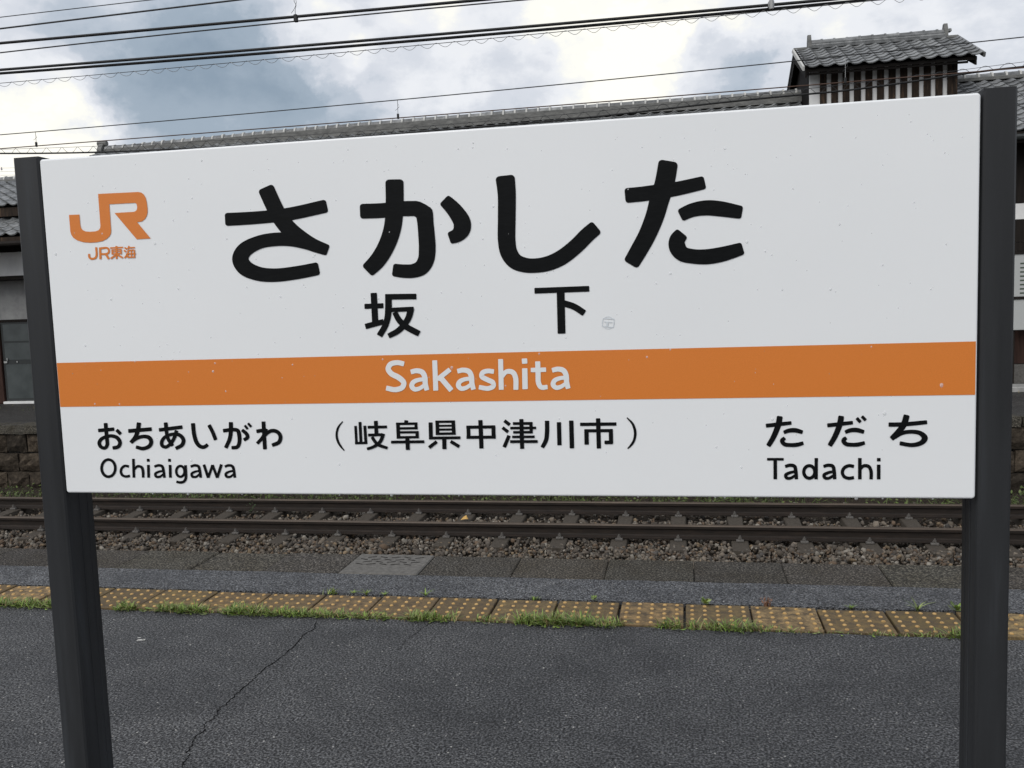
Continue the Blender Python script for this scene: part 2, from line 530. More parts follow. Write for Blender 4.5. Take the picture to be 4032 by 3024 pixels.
class G:
    """geometry collector: boxes, prisms and tubes that belong to ONE part"""
    def __init__(self):
        self.v, self.f, self.mi = [], [], []
    def add(self, verts, faces, mi=0):
        b = len(self.v)
        self.v += [tuple(p) for p in verts]
        self.f += [tuple(i + b for i in f) for f in faces]
        self.mi += [mi] * len(faces)
        return self
    def box(self, lo, hi, bev=0.0, mi=0):
        (x0, y0, z0), (x1, y1, z1) = lo, hi
        if bev <= 0:
            v = [(x0, y0, z0), (x1, y0, z0), (x1, y1, z0), (x0, y1, z0), (x0, y0, z1), (x1, y0, z1), (x1, y1, z1), (x0, y1, z1)]
            f = [(0, 3, 2, 1), (4, 5, 6, 7), (0, 1, 5, 4), (1, 2, 6, 5), (2, 3, 7, 6), (3, 0, 4, 7)]
            return self.add(v, f, mi)
        b = min(bev, (x1 - x0) / 2.01, (y1 - y0) / 2.01, (z1 - z0) / 2.01)
        v = []
        for x, sx in ((x0, 1), (x1, -1)):
            for y, sy in ((y0, 1), (y1, -1)):
                for z, sz in ((z0, 1), (z1, -1)):
                    v += [(x, y + sy * b, z + sz * b), (x + sx * b, y, z + sz * b), (x + sx * b, y + sy * b, z)]
        def I(i, j, k, a):
            return ((i * 2 + j) * 2 + k) * 3 + a
        f = []
        for i in (0, 1):
            q = [I(i, 0, 0, 0), I(i, 1, 0, 0), I(i, 1, 1, 0), I(i, 0, 1, 0)]
            f.append(tuple(q if i else q[::-1]))
            q = [I(0, i, 0, 1), I(0, i, 1, 1), I(1, i, 1, 1), I(1, i, 0, 1)]
            f.append(tuple(q if i else q[::-1]))
            q = [I(0, 0, i, 2), I(1, 0, i, 2), I(1, 1, i, 2), I(0, 1, i, 2)]
            f.append(tuple(q if i else q[::-1]))
        for i in (0, 1):
            for j in (0, 1):
                f.append((I(i, j, 0, 0), I(i, j, 1, 0), I(i, j, 1, 1), I(i, j, 0, 1)))
                f.append((I(i, 0, j, 0), I(i, 1, j, 0), I(i, 1, j, 2), I(i, 0, j, 2)))
                f.append((I(0, i, j, 1), I(1, i, j, 1), I(1, i, j, 2), I(0, i, j, 2)))
                for k in (0, 1):
                    f.append((I(i, j, k, 0), I(i, j, k, 1), I(i, j, k, 2)))
        return self.add(v, f, mi)
    def prism_x(self, prof, x0, x1, mi=0, cap=True):
        """profile of (y, z) pairs swept along X"""
        n = len(prof)
        v = [(x0, y, z) for y, z in prof] + [(x1, y, z) for y, z in prof]
        f = [(i, (i + 1) % n, n + (i + 1) % n, n + i) for i in range(n)]
        if cap:
            f += [tuple(range(n))[::-1], tuple(range(n, 2 * n))]
        return self.add(v, f, mi)
    def prism_z(self, prof, z0, z1, mi=0):
        n = len(prof)
        v = [(x, y, z0) for x, y in prof] + [(x, y, z1) for x, y in prof]
        f = [(i, (i + 1) % n, n + (i + 1) % n, n + i) for i in range(n)]
        f += [tuple(range(n))[::-1], tuple(range(n, 2 * n))]
        return self.add(v, f, mi)
    def tube(self, pts, r, sides=6, mi=0, cap=True):
        P = np.asarray(pts, float)
        T = np.gradient(P, axis=0)
        T /= np.linalg.norm(T, axis=1)[:, None] + 1e-12
        up = np.array([0.013, 0.02, 1.0])
        v, f = [], []
        rr = np.broadcast_to(np.asarray(r, float), (len(P),))
        for i in range(len(P)):
            a = np.cross(T[i], up)
            if np.linalg.norm(a) < 1e-3:
                a = np.cross(T[i], [1.0, 0.1, 0])
            a /= np.linalg.norm(a)
            b = np.cross(a, T[i])
            for k in range(sides):
                t = 2 * math.pi * k / sides
                v.append(P[i] + rr[i] * (a * math.cos(t) + b * math.sin(t)))
        for i in range(len(P) - 1):
            for k in range(sides):
                k2 = (k + 1) % sides
                f.append((i * sides + k, i * sides + k2, (i + 1) * sides + k2, (i + 1) * sides + k))
        if cap:
            f.append(tuple(range(sides))[::-1])
            f.append(tuple((len(P) - 1) * sides + k for k in range(sides)))
        return self.add(v, f, mi)
    def cyl(self, c, r, h, sides=10, mi=0, r2=None):
        r2 = r if r2 is None else r2
        v = [(c[0] + r * math.cos(2 * math.pi * k / sides), c[1] + r * math.sin(2 * math.pi * k / sides), c[2]) for k in range(sides)]
        v += [(c[0] + r2 * math.cos(2 * math.pi * k / sides), c[1] + r2 * math.sin(2 * math.pi * k / sides), c[2] + h) for k in range(sides)]
        f = [(k, (k + 1) % sides, sides + (k + 1) % sides, sides + k) for k in range(sides)]
        f += [tuple(range(sides))[::-1], tuple(range(sides, 2 * sides))]
        return self.add(v, f, mi)
    def build(self, name, mat, parent=None, smooth=False, origin=None):
        return obj(name, self.v, self.f, mat, parent, smooth, origin, self.mi if isinstance(mat, (list, tuple)) else None)
def box(name, lo, hi, mat, parent=None, bev=0.0):
    return G().box(lo, hi, bev).build(name, mat, parent)

# ================================================================ SETTING
TRACK_Y, RAIL_TOP = 10.7685, -1.127
BED_Z = -1.335
OPP_Y, OPP_Z = 13.5, -0.37
tag(obj('ground', [(-400, -300, -1.62), (400, -300, -1.62), (400, 900, -1.62), (-400, 900, -1.62)], [(0, 1, 2, 3)], M['dirt']), kind='structure')

# ---- the platform we stand on
plat = tag(G().box((-45, -14, -1.6), (45, 4.965, -0.035)).build('platform', M['concrete']), kind='structure')
def ragged_sheet(name, x0, x1, ya, yb, mat, parent, ja, jb, z=0.0, step=0.06):
    xs = np.arange(x0, x1 + step, step)
    def edge(y, j):
        n = np.cumsum(rng.normal(0, 1, len(xs)))
        n -= np.convolve(n, np.ones(25) / 25, 'same')
        return y + j * (0.35 * n + rng.normal(0, 0.35, len(xs)))
    a, b = edge(ya, ja), edge(yb, jb)
    v = [(x, y, z) for x, y in zip(xs, a)] + [(x, y, z) for x, y in zip(xs, b)]
    n = len(xs)
    v += [(x, y, z - 0.034) for x, y in zip(xs, a)] + [(x, y, z - 0.034) for x, y in zip(xs, b)]
    f = [(i, i + 1, n + i + 1, n + i) for i in range(n - 1)]
    f += [(2 * n + i, 2 * n + i + 1, i + 1, i) for i in range(n - 1)]
    f += [(n + i, n + i + 1, 3 * n + i + 1, 3 * n + i) for i in range(n - 1)]
    return obj(name, v, f, mat, parent)
ragged_sheet('asphalt_surface', -20, 12, -8, 3.958, M['asphalt'], plat, 0.0, 0.006)
ragged_sheet('asphalt_strip', -20, 12, 4.292, 4.622, M['asphalt_strip'], plat, 0.003, 0.006, 0.003)

# coping stones along the edge
seams = [-3.295 - 0.476 * k for k in range(30, 0, -1)] + [-3.295, -2.818, -2.36, -1.905, -1.447, -0.93, -0.425, 0.045, 0.515, 1.017] + [1.017 + 0.48 * k for k in range(1, 16)]
for k in range(len(seams) - 1):
    a, b = seams[k] + 0.0018, seams[k + 1] - 0.0018
    dz = rng.uniform(-0.004, 0.004)
    smooth_block = abs(seams[k] + 1.905) < 0.01
    ya = 4.622 + rng.uniform(-0.012, 0.012)
    if smooth_block:
        g = G().box((a, 4.63, -0.16), (b, 5.0, 0.006), 0.006)
        for r_ in range(4):
            for q in range(6):
                cx_ = a + 0.06 + q * 0.072 + (r_ % 2) * 0.035
                cy_ = 4.80 + r_ * 0.045
                if cx_ + 0.03 > b - 0.01:
                    continue
                s_ = 1 if (q + r_) % 2 else -1
                dx_, dy_ = 0.024, 0.010 * s_
                g.add([(cx_ - dx_, cy_ - dy_ - 0.004, 0.0075), (cx_ + dx_, cy_ + dy_ - 0.004, 0.0075), (cx_ + dx_, cy_ + dy_ + 0.004, 0.0075), (cx_ - dx_, cy_ - dy_ + 0.004, 0.0075)], [(0, 1, 2, 3)], 1)
        o = g.build('coping_stone', [M['concrete'], M['crack']], plat)
        o['label'] = 'pale smooth concrete kerb block with a diamond tread pattern'
    else:
        o = G().box((a, ya, -0.16), (b, 5.0 + rng.uniform(-0.006, 0.006), dz), 0.006).build('coping_stone', M['coping'], plat)
        t_ = rng.uniform(0.8, 1.2)
        o.color = (t_, t_ * rng.uniform(0.96, 1.0), t_ * rng.uniform(0.9, 1.0), 1)

# tactile paving: 5 x 5 studs on every slab
def tile_mesh():
    g = G()
    W = 0.146
    g.box((-W, -W, -0.035), (W, W, 0.0), 0.003, 0)
    for i in range(5):
        for j in range(5):
            x, y = (i - 2) * 0.0585, (j - 2) * 0.0585
            n = 8
            lv = [(0.0098, 0.0), (0.0084, 0.0036), (0.0052, 0.0052)]
            v = [(x + r * math.cos(2 * math.pi * k / n), y + r * math.sin(2 * math.pi * k / n), z) for r, z in lv for k in range(n)]
            f = [(l * n + k, l * n + (k + 1) % n, (l + 1) * n + (k + 1) % n, (l + 1) * n + k) for l in range(2) for k in range(n)]
            f.append(tuple(2 * n + k for k in range(n)))
            g.add(v, f, 1)
    return g
tile0 = None
for i in range(-18, 26):
    cx_ = -2.7351 + 0.303 * (i + 0.5) + rng.uniform(-0.003, 0.003)
    loc = (cx_, 4.130 + rng.uniform(-0.004, 0.004), 0.001 + rng.uniform(-0.002, 0.003))
    rot = (rng.uniform(-0.012, 0.012), rng.uniform(-0.012, 0.012), rng.uniform(-0.008, 0.008))
    if tile0 is None:
        tile0 = tile_mesh().build('tactile_tile', [M['tile_base'], M['tile_stud']], plat, origin=(0, 0, 0))
        tile0.location = np.array(loc) - wpos(plat)
        t = tile0
    else:
        t = copy_obj(tile0, loc, plat, rot)
    br = {8: 1.05, 10: 1.25, -3: 1.3, 14: 1.35, 13: 1.2, 1: 0.85, 3: 0.9}.get(i, rng.uniform(0.55, 0.85))
    t.color = (br, br * rng.uniform(0.92, 1.0), br * rng.uniform(0.8, 1.0), 1)

# crack in the asphalt and a dried white splash
def px_ground(pts, z):
    return np.array([at_z(x, y, z) for x, y in pts])
crk = [(1245, 2448), (1240, 2475), (1195, 2500), (1165, 2540), (1120, 2580), (1050, 2625), (1010, 2660), (985, 2690), (925, 2735), (890, 2775), (860, 2800), (845, 2825), (815, 2850), (790, 2885), (765, 2915), (745, 2945), (738, 2975), (722, 3010), (700, 3060), (640, 3130)]
crk2 = [(1705, 2446), (1680, 2462), (1640, 2492), (1600, 2520), (1585, 2545), (1560, 2560)]
for line_, wk in ((crk, 0.8), (crk2, 0.4)):
    cp = px_ground(line_, 0.0)
    fine = []
    for a, b in zip(cp[:-1], cp[1:]):
        for t in np.linspace(0, 1, 6, endpoint=False):
            fine.append(a + (b - a) * t + np.array([rng.normal(0, 0.0042), rng.normal(0, 0.0042), 0]))
    fine = np.array(fine)
    wd = wk * (0.0016 + 0.0022 * rng.random(len(fine)))
    v = [(p_[0] - w_, p_[1] + w_ * 0.4, 0.0012) for p_, w_ in zip(fine, wd)] + [(p_[0] + w_, p_[1] - w_ * 0.4, 0.0012) for p_, w_ in zip(fine, wd)]
    n = len(fine)
    obj('crack', v, [(i, n + i, n + i + 1, i + 1) for i in range(n - 1)], M['crack'], plat)
g = G()
for (sx, sy, rx, ry) in ((557, 2521, 0.022, 0.007), (548, 2512, 0.010, 0.005), (566, 2519, 0.009, 0.006), (541, 2524, 0.006, 0.004)):
    c0 = at_z(sx, sy, 0.0)
    m = 11
    v = [(c0[0] + rx * (0.7 + 0.5 * rng.random()) * math.cos(2 * math.pi * k / m), c0[1] + ry * (0.7 + 0.5 * rng.random()) * math.sin(2 * math.pi * k / m), 0.0016) for k in range(m)]
    g.add(v, [tuple(range(m))])
g.build('white_splash', M['chalk'], plat)
g = G()
for _ in range(70):       # light chips lying on the asphalt
    x, y = rng.uniform(-3.2, 1.4), rng.uniform(2.2, 3.9)
    s = rng.uniform(0.0018, 0.0042)
    m = 5
    v = [(x + s * rng.uniform(0.6, 1.2) * math.cos(2 * math.pi * k / m), y + s * rng.uniform(0.6, 1.2) * math.sin(2 * math.pi * k / m), 0.0005) for k in range(m)] + [(x, y, 0.0005 + s * 0.7)]
    g.add(v, [(k, (k + 1) % m, m) for k in range(m)])
tag(g.build('stone_chips', M['chalk'], plat), kind='stuff')

# ---- track bed and ballast
tag(obj('track_bed', [(-60, 4.9, BED_Z - 0.05), (60, 4.9, BED_Z - 0.05), (60, 11.9, BED_Z - 0.05), (-60, 11.9, BED_Z - 0.05), (60, 12.6, BED_Z - 0.16), (-60, 12.6, BED_Z - 0.16), (60, 13.7, BED_Z - 0.10), (-60, 13.7, BED_Z - 0.10)],
        [(0, 1, 2, 3), (3, 2, 4, 5), (5, 4, 6, 7)], M['bed']), kind='structure')

NEAR_E, FAR_E = 10.1696, 11.3016     # camera-side edges of the two rail heads
SL_PITCH, SL_X0 = 0.67698, -6.8359
SL_TOP = RAIL_TOP - 0.161

ICO_T = (1 + 5 ** 0.5) / 2
ICO = np.array([(-1, ICO_T, 0), (1, ICO_T, 0), (-1, -ICO_T, 0), (1, -ICO_T, 0), (0, -1, ICO_T), (0, 1, ICO_T), (0, -1, -ICO_T), (0, 1, -ICO_T), (ICO_T, 0, -1), (ICO_T, 0, 1), (-ICO_T, 0, -1), (-ICO_T, 0, 1)]) / math.sqrt(1 + ICO_T ** 2)
ICO_F = np.array([(0, 11, 5), (0, 5, 1), (0, 1, 7), (0, 7, 10), (0, 10, 11), (1, 5, 9), (5, 11, 4), (11, 10, 2), (10, 7, 6), (7, 1, 8), (3, 9, 4), (3, 4, 2), (3, 2, 6), (3, 6, 8), (3, 8, 9), (4, 9, 5), (2, 4, 11), (6, 2, 10), (8, 6, 7), (9, 8, 1)])
def stones(name, P, size, mat, pal, parent=None):
    n = len(P)
    sc = size[:, None] * rng.uniform(0.5, 1.35, (n, 3))
    sc[:, 2] *= 0.85
    q = rng.normal(size=(n, 4))
    q /= np.linalg.norm(q, axis=1)[:, None]
    w, x, y, z = q.T
    Rm = np.stack([1 - 2 * (y * y + z * z), 2 * (x * y - z * w), 2 * (x * z + y * w), 2 * (x * y + z * w), 1 - 2 * (x * x + z * z), 2 * (y * z - x * w), 2 * (x * z - y * w), 2 * (y * z + x * w), 1 - 2 * (x * x + y * y)], -1).reshape(n, 3, 3)
    base = ICO[None] * rng.uniform(0.68, 1.22, (n, 12, 1)) * sc[:, None]
    V = np.einsum('nij,nkj->nki', Rm, base) + P[:, None]
    Fc = (ICO_F[None] + 12 * np.arange(n)[:, None, None]).reshape(-1, 3)
    V = V.reshape(-1, 3)
    me = bpy.data.meshes.new(name)
    me.vertices.add(len(V))
    me.vertices.foreach_set('co', V.astype(np.float32).ravel())
    me.loops.add(Fc.size)
    me.loops.foreach_set('vertex_index', Fc.astype(np.int32).ravel())
    me.polygons.add(len(Fc))
    me.polygons.foreach_set('loop_start', np.arange(0, Fc.size, 3, dtype=np.int32))
    me.update(calc_edges=True)
    pi = rng.choice(len(pal), n, p=[p_[1] for p_ in pal])
    C = np.array([p_[0] for p_ in pal])[pi] * rng.uniform(0.6, 1.35, (n, 1))
    C = np.repeat(np.concatenate([C, np.ones((n, 1))], 1), 12, 0)
    a = me.color_attributes.new('Col', 'FLOAT_COLOR', 'POINT')
    a.data.foreach_set('color', C.astype(np.float32).ravel())
    me.materials.append(mat)
    o = bpy.data.objects.new(name, me)
    COL.objects.link(o)
    o.parent = parent
    return o
PAL = [((0.098, 0.084, 0.070), 0.32), ((0.150, 0.126, 0.100), 0.28), ((0.120, 0.086, 0.060), 0.16), ((0.215, 0.195, 0.165), 0.12), ((0.20, 0.150, 0.098), 0.05), ((0.070, 0.064, 0.058), 0.07)]
def ballast_points(n, x0, x1, y0, y1, zlo, zhi):
    P = np.stack([rng.uniform(x0, x1, n), rng.uniform(y0, y1, n), rng.uniform(zlo, zhi, n)], -1)
    # keep sleeper tops and rails clear
    ph = (P[:, 0] - SL_X0) / SL_PITCH
    on = (np.abs(ph - np.round(ph)) * SL_PITCH < 0.105) & (P[:, 1] > 9.90 + rng.uniform(-0.03, 0.09, n)) & (P[:, 1] < 11.75)
    rail = ((P[:, 1] > NEAR_E - 0.045) & (P[:, 1] < NEAR_E + 0.11)) | ((P[:, 1] > FAR_E - 0.045) & (P[:, 1] < FAR_E + 0.11))
    return P[~(on | rail)]
Pa = ballast_points(17000, -10.5, 5.2, 8.75, 10.14, BED_Z - 0.02, BED_Z + 0.035)
Pa[:, 2] += 0.02 * np.sin(Pa[:, 0] * 2.1) * np.cos(Pa[:, 1] * 3)
Pb = ballast_points(9000, -11.5, 5.6, 10.26, 11.27, BED_Z - 0.035, BED_Z + 0.005)
Pc = ballast_points(4500, -13.0, 6.2, 11.40, 12.3, BED_Z - 0.06, BED_Z + 0.0)
P = np.concatenate([Pa, Pb, Pc])
sz = 0.0218 * np.exp(rng.normal(0, 0.27, len(P)))
tag(stones('ballast', P, sz, M['ballast'], PAL), 'crushed brown and grey ballast stones around the track', 'ballast', kind='stuff')

# rails
def rail(edge, label):
    hw = 0.0325
    c = edge + hw
    prof = [(-.0635, -.153), (.0635, -.153), (.0635, -.142), (.02, -.127), (.0085, -.112), (.0085, -.055), (.031, -.042), (.0325, -.012), (.024, -.001), (-.024, -.001), (-.0325, -.012), (-.031, -.042), (-.0085, -.055), (-.0085, -.112), (-.02, -.127), (-.0635, -.142)]
    prof = [(c + y, RAIL_TOP + z) for y, z in prof]
    n = len(prof)
    v, f, mi = [], [], []
    X = np.linspace(-45, 40, 18)
    for x in X:
        v += [(x, y, z) for y, z in prof]
    for i in range(len(X) - 1):
        for k in range(n):
            f.append((i * n + k, i * n + (k + 1) % n, (i + 1) * n + (k + 1) % n, (i + 1) * n + k))
            mi.append(1 if k in (7, 8, 9) else 0)
    f += [tuple(range(n))[::-1], tuple((len(X) - 1) * n + k for k in range(n))]
    mi += [0, 0]
    return tag(obj('rail', v, f, [M['rust'], M['rail_head']], matidx=mi), label, 'rail', 'rails of the track')
rail(NEAR_E, 'rusty steel rail beside the wide shoulder of open gravel')
rail(FAR_E, 'rusty steel rail beside the weedy strip below the stone wall')

# sleepers with their clips
def sleeper_mesh():
    g = G()
    secs = [(-1.0, 0.112, 0.090, -0.012), (-0.62, 0.115, 0.092, 0.0), (-0.45, 0.115, 0.092, 0.0), (0, 0.100, 0.080, -0.022), (0.45, 0.115, 0.092, 0.0), (0.62, 0.115, 0.092, 0.0), (1.0, 0.112, 0.090, -0.012)]
    v, f = [], []
    for y, wb, wt, dz in secs:
        v += [(-wb, y, -0.17), (wb, y, -0.17), (wt, y, dz - 0.008), (wt - 0.01, y, dz), (-wt + 0.01, y, dz), (-wt, y, dz - 0.008)]
    for i in range(len(secs) - 1):
        for k in range(6):
            f.append((i * 6 + k, (i + 1) * 6 + k, (i + 1) * 6 + (k + 1) % 6, i * 6 + (k + 1) % 6))
    f += [tuple(range(6)), tuple(36 + k for k in range(6))[::-1]]
    return v, f
def clip_geo(s):
    g = G()
    g.box((-0.042, -0.030, 0.0), (0.042, 0.012, 0.026), 0.004)
    g.box((-0.020, s * 0.012 - 0.030, 0.026), (0.020, s * 0.012 + 0.020, 0.036), 0.003)
    g.cyl((0.0, -0.004, 0.036), 0.019, 0.018, 6)
    g.cyl((0.0, -0.004, 0.054), 0.010, 0.016, 8)
    return g
sl0 = None
for i in range(-11, 24):
    x = SL_X0 + SL_PITCH * i + rng.uniform(-0.012, 0.012)
    loc = np.array((x, TRACK_Y, SL_TOP + rng.uniform(-0.004, 0.001)))
    offs = [NEAR_E - 0.058, NEAR_E + 0.065 + 0.058, FAR_E - 0.058, FAR_E + 0.065 + 0.058]
    if sl0 is None:
        v, f = sleeper_mesh()
        sl0 = obj('sleeper', v, f, M['sleeper'], origin=(0, 0, 0))
        sl0.location = loc
        WO[sl0.name] = loc
        s = sl0
        tag(sl0, 'grey brown concrete sleeper half bedded in the ballast', 'sleeper', 'concrete sleepers under the rails')
        clips = []
        for q, y in enumerate(offs):
            c = clip_geo(1 if q % 2 == 0 else -1).build('rail_clip', M['clip'], s, origin=(0, 0, 0))
            c.location = (0, y - TRACK_Y, 0.0)
            clips.append(c)
    else:
        s = copy_obj(sl0, loc)
        for c in clips:
            k = c.copy()
            COL.objects.link(k)
            k.parent = s
            k.location = c.location
            k.rotation_euler = (0, 0, rng.uniform(-0.12, 0.12))
    s.rotation_euler = (0, 0, rng.uniform(-0.012, 0.012))

# yellow leaf resting on a sleeper
lp = at_z(1831, 2046, SL_TOP + 0.003)
v = [lp + np.array(d) for d in ((-0.055, -0.02, 0), (-0.02, -0.035, 0.012), (0.03, -0.03, 0.016), (0.045, 0.0, 0.004), (0.01, 0.035, 0.050), (-0.025, 0.02, 0.030))]
tag(obj('fallen_leaf', v, [(0, 1, 5), (1, 2, 4, 5), (2, 3, 4)], M['yellow']), 'dry yellow leaf lying on a sleeper between the rails', 'leaf')

# ---------------------------------------------------------------- grass and weeds
GREEN = [(0.17, 0.25, 0.045), (0.215, 0.31, 0.065), (0.105, 0.165, 0.034), (0.26, 0.32, 0.10), (0.125, 0.155, 0.055)]
DRY = [(0.27, 0.20, 0.09), (0.20, 0.14, 0.065), (0.31, 0.25, 0.13)]
class Blades:
    def __init__(self):
        self.v, self.f, self.c = [], [], []
    def blade(self, p, h, w, az, lean, col, seg=3, droop=0.6):
        b = len(self.v)
        d = np.array([math.cos(az), math.sin(az), 0])
        s = np.array([-d[1], d[0], 0])
        for k in range(seg + 1):
            t = k / seg
            out = lean * h * (t ** 1.6)
            up = h * (t - droop * lean * t * t * 0.5)
            c = np.asarray(p) + d * out + np.array([0, 0, up])
            ww = w * (1 - t ** 1.8) * 0.5 + (0.0 if k == seg else w * 0.06)
            if k == seg:
                self.v.append(c)
                self.c.append(col)
            else:
                self.v += [c - s * ww, c + s * ww]
                self.c += [col, col]
        for k in range(seg - 1):
            self.f.append((b + 2 * k, b + 2 * k + 1, b + 2 * k + 3, b + 2 * k + 2))
        self.f.append((b + 2 * (seg - 1), b + 2 * (seg - 1) + 1, b + 2 * seg))
    def leaf(self, p, l, w, az, tilt, col):
        b = len(self.v)
        d = np.array([math.cos(az) * math.cos(tilt), math.sin(az) * math.cos(tilt), math.sin(tilt)])
        s = np.array([-math.sin(az), math.cos(az), 0])
        up = np.cross(d, s)
        for t, ww, z in ((0, 0.05, 0), (0.3, 0.85, 0.04), (0.6, 1.0, 0.05), (0.85, 0.55, 0.0), (1.0, 0.0, -0.06)):
            c = np.asarray(p) + d * l * t + up * l * z * -1
            if ww == 0:
                self.v.append(c); self.c.append(col)
            else:
                self.v += [c - s * w * ww * 0.5, c, c + s * w * ww * 0.5]
                self.c += [col] * 3
        for k in range(3):
            o_ = b + 3 * k
            self.f += [(o_, o_ + 1, o_ + 4, o_ + 3), (o_ + 1, o_ + 2, o_ + 5, o_ + 4)]
        o_ = b + 9
        self.f += [(o_, o_ + 1, b + 12), (o_ + 1, o_ + 2, b + 12)]
    def build(self, name, parent=None):
        c = np.concatenate([np.array(self.c), np.ones((len(self.c), 1))], 1)
        return obj(name, self.v, self.f, M['leaf'], parent, cols=c)
def pick(pal):
    c = np.array(pal[rng.integers(len(pal))]) * rng.uniform(0.75, 1.3)
    return c
# seam between the tactile tiles and the asphalt: (photo x from, to, blades per metre, height)
GR = [(-200, 185, 620, 0.050), (385, 460, 700, 0.052), (470, 560, 160, 0.022), (560, 770, 900, 0.046), (770, 860, 240, 0.020), (850, 990, 950, 0.055), (990, 1130, 800, 0.042),
      (1130, 1340, 700, 0.040), (1340, 1530, 560, 0.034), (1530, 1600, 180, 0.02), (1600, 1720, 820, 0.048), (1720, 1800, 420, 0.045), (1860, 2000, 190, 0.035),
      (2040, 2320, 900, 0.058), (2320, 2460, 560, 0.045), (2590, 2680, 420, 0.055), (2705, 2760, 400, 0.045), (2780, 2990, 480, 0.052), (2990, 3110, 240, 0.030),
      (3110, 3380, 90, 0.016), (3380, 3560, 150, 0.022), (3570, 3680, 190, 0.028), (3690, 3800, 480, 0.052), (4000, 4100, 120, 0.02)]
B = Blades()
for a, b, dens, h in GR:
    xa, xb = at_z(a, 2440, 0)[0], at_z(b, 2440, 0)[0]
    ya = 2405 + (2510 - 2405) * (0.5 * (a + b)) / 4032
    n = int(dens * (xb - xa) * 1.9)
    h *= 1.05
    for _ in range(n):
        p = (rng.uniform(xa, xb), 3.978 + rng.normal(0, 0.017), -0.008)
        dry = rng.random() < 0.15
        B.blade(p, h * rng.uniform(0.45, 1.25), rng.uniform(0.0035, 0.0070), rng.uniform(0, 6.283), rng.uniform(0.2, 1.5), pick(DRY if dry else GREEN))
    for _ in range(int(n * 0.09)):
        p = (rng.uniform(xa, xb), 3.962 + rng.normal(0, 0.012), 0.004)
        B.leaf(p, rng.uniform(0.025, 0.06), rng.uniform(0.006, 0.012), rng.uniform(3.4, 6.0), rng.uniform(0.02, 0.5), pick(GREEN))
    for _ in range(int((xb - xa) * 160)):   # dead thatch at the foot
        p = (rng.uniform(xa, xb), 3.962 + rng.normal(0, 0.012), 0.001)
        B.blade(p, rng.uniform(0.008, 0.022), 0.003, rng.uniform(0, 6.283), rng.uniform(0.8, 1.6), pick(DRY) * 0.7)
tag(B.build('grass'), 'bright green grass growing in the seam beside the yellow tactile tiles', 'grass', kind='stuff')

def sprig(px_, py_, label, kind, size, name='weed_plant'):
    size *= 0.78
    p = at_z(px_, py_, 0.0)
    b = Blades()
    if kind == 'broad':
        for k in range(11):
            b.leaf(p + np.array([0, 0, 0.006 + 0.0015 * k]), size * rng.uniform(0.7, 1.1), size * 0.42, k * 2.4 + rng.uniform(-0.3, 0.3), rng.uniform(0.2, 0.9), pick(GREEN))
    elif kind == 'dry':
        for k in range(22):
            b.blade(p + rng.normal(0, 0.006, 3) * [1, 1, 0], size * rng.uniform(0.6, 1.2), 0.005, rng.uniform(0, 6.28), rng.uniform(0.1, 0.5), np.array([0.20, 0.105, 0.062]) * rng.uniform(0.8, 1.3))
            b.leaf(p + np.array([rng.normal(0, 0.012), rng.normal(0, 0.01), size * rng.uniform(0.4, 1.0)]), 0.014, 0.006, rng.uniform(0, 6.28), rng.uniform(-0.5, 0.8), np.array([0.23, 0.12, 0.075]) * rng.uniform(0.8, 1.3))
    elif kind == 'flat':
        for k in range(7):
            b.blade(p, size * rng.uniform(0.7, 1.2), 0.008, k * 0.9 + rng.uniform(-0.2, 0.2), rng.uniform(1.0, 1.5), pick(GREEN) * 0.95)
    else:
        for k in range(26):
            b.blade(p + rng.normal(0, 0.012, 3) * [1, 0.6, 0], size * rng.uniform(0.5, 1.1), 0.005, rng.uniform(0, 6.28), rng.uniform(0.2, 1.0), pick(GREEN))
    return tag(b.build(name), label, 'plant', 'weeds along the far edge of the tactile tiles')
sprig(1308, 2338, 'dense green tuft at the tile edge before the tread plate kerb', 'tuft', 0.055)
sprig(1392, 2338, 'low flat seedling between the dense tuft and the forked seedling', 'flat', 0.030)
sprig(1443, 2342, 'thin forked pale seedling beside the low flat seedling', 'flat', 0.050)
sprig(1515, 2344, 'tiny wiry shoot at a tile joint beside the forked seedling', 'flat', 0.030)
sprig(1676, 2347, 'small weed with two long pale leaves at the tile edge', 'flat', 0.055)
sprig(2107, 2361, 'short yellowish tuft at the middle of a dark tile', 'tuft', 0.028)
sprig(2340, 2368, 'small rosette growing at the edge of the last tile before the bright one', 'broad', 0.030)
sprig(2779, 2384, 'bushy broad leaved weed at the edge of a dark tile', 'broad', 0.052)
sprig(3020, 2390, 'dry reddish brown weed standing at the edge of the bright tile', 'dry', 0.062)
sprig(3350, 2398, 'flattened straw coloured sprig beyond the bright tile', 'flat', 0.040)
sprig(3612, 2404, 'spreading star shaped weed near the sign post', 'flat', 0.075)
sprig(3765, 2412, 'leafy green weed tucked right beside the sign post', 'broad', 0.055)
# weed growing between the rails
b = Blades()
wp = at_z(985, 2024, SL_TOP)
for k in range(34):
    t = rng.random()
    b.leaf(wp + np.array([0.02 * math.sin(5 * t) + rng.normal(0, 0.02) + 0.05 * t, rng.normal(0, 0.02), 0.02 + 0.18 * t]), rng.uniform(0.02, 0.04), 0.018, rng.uniform(0, 6.28), rng.uniform(-0.2, 0.7), pick([(0.05, 0.085, 0.03), (0.065, 0.10, 0.04)]))
b.blade(wp, 0.2, 0.006, 0.3, 0.25, np.array([0.06, 0.08, 0.03]))
tag(b.build('weed_plant'), 'slender weed growing out of the ballast between the rails', 'plant')
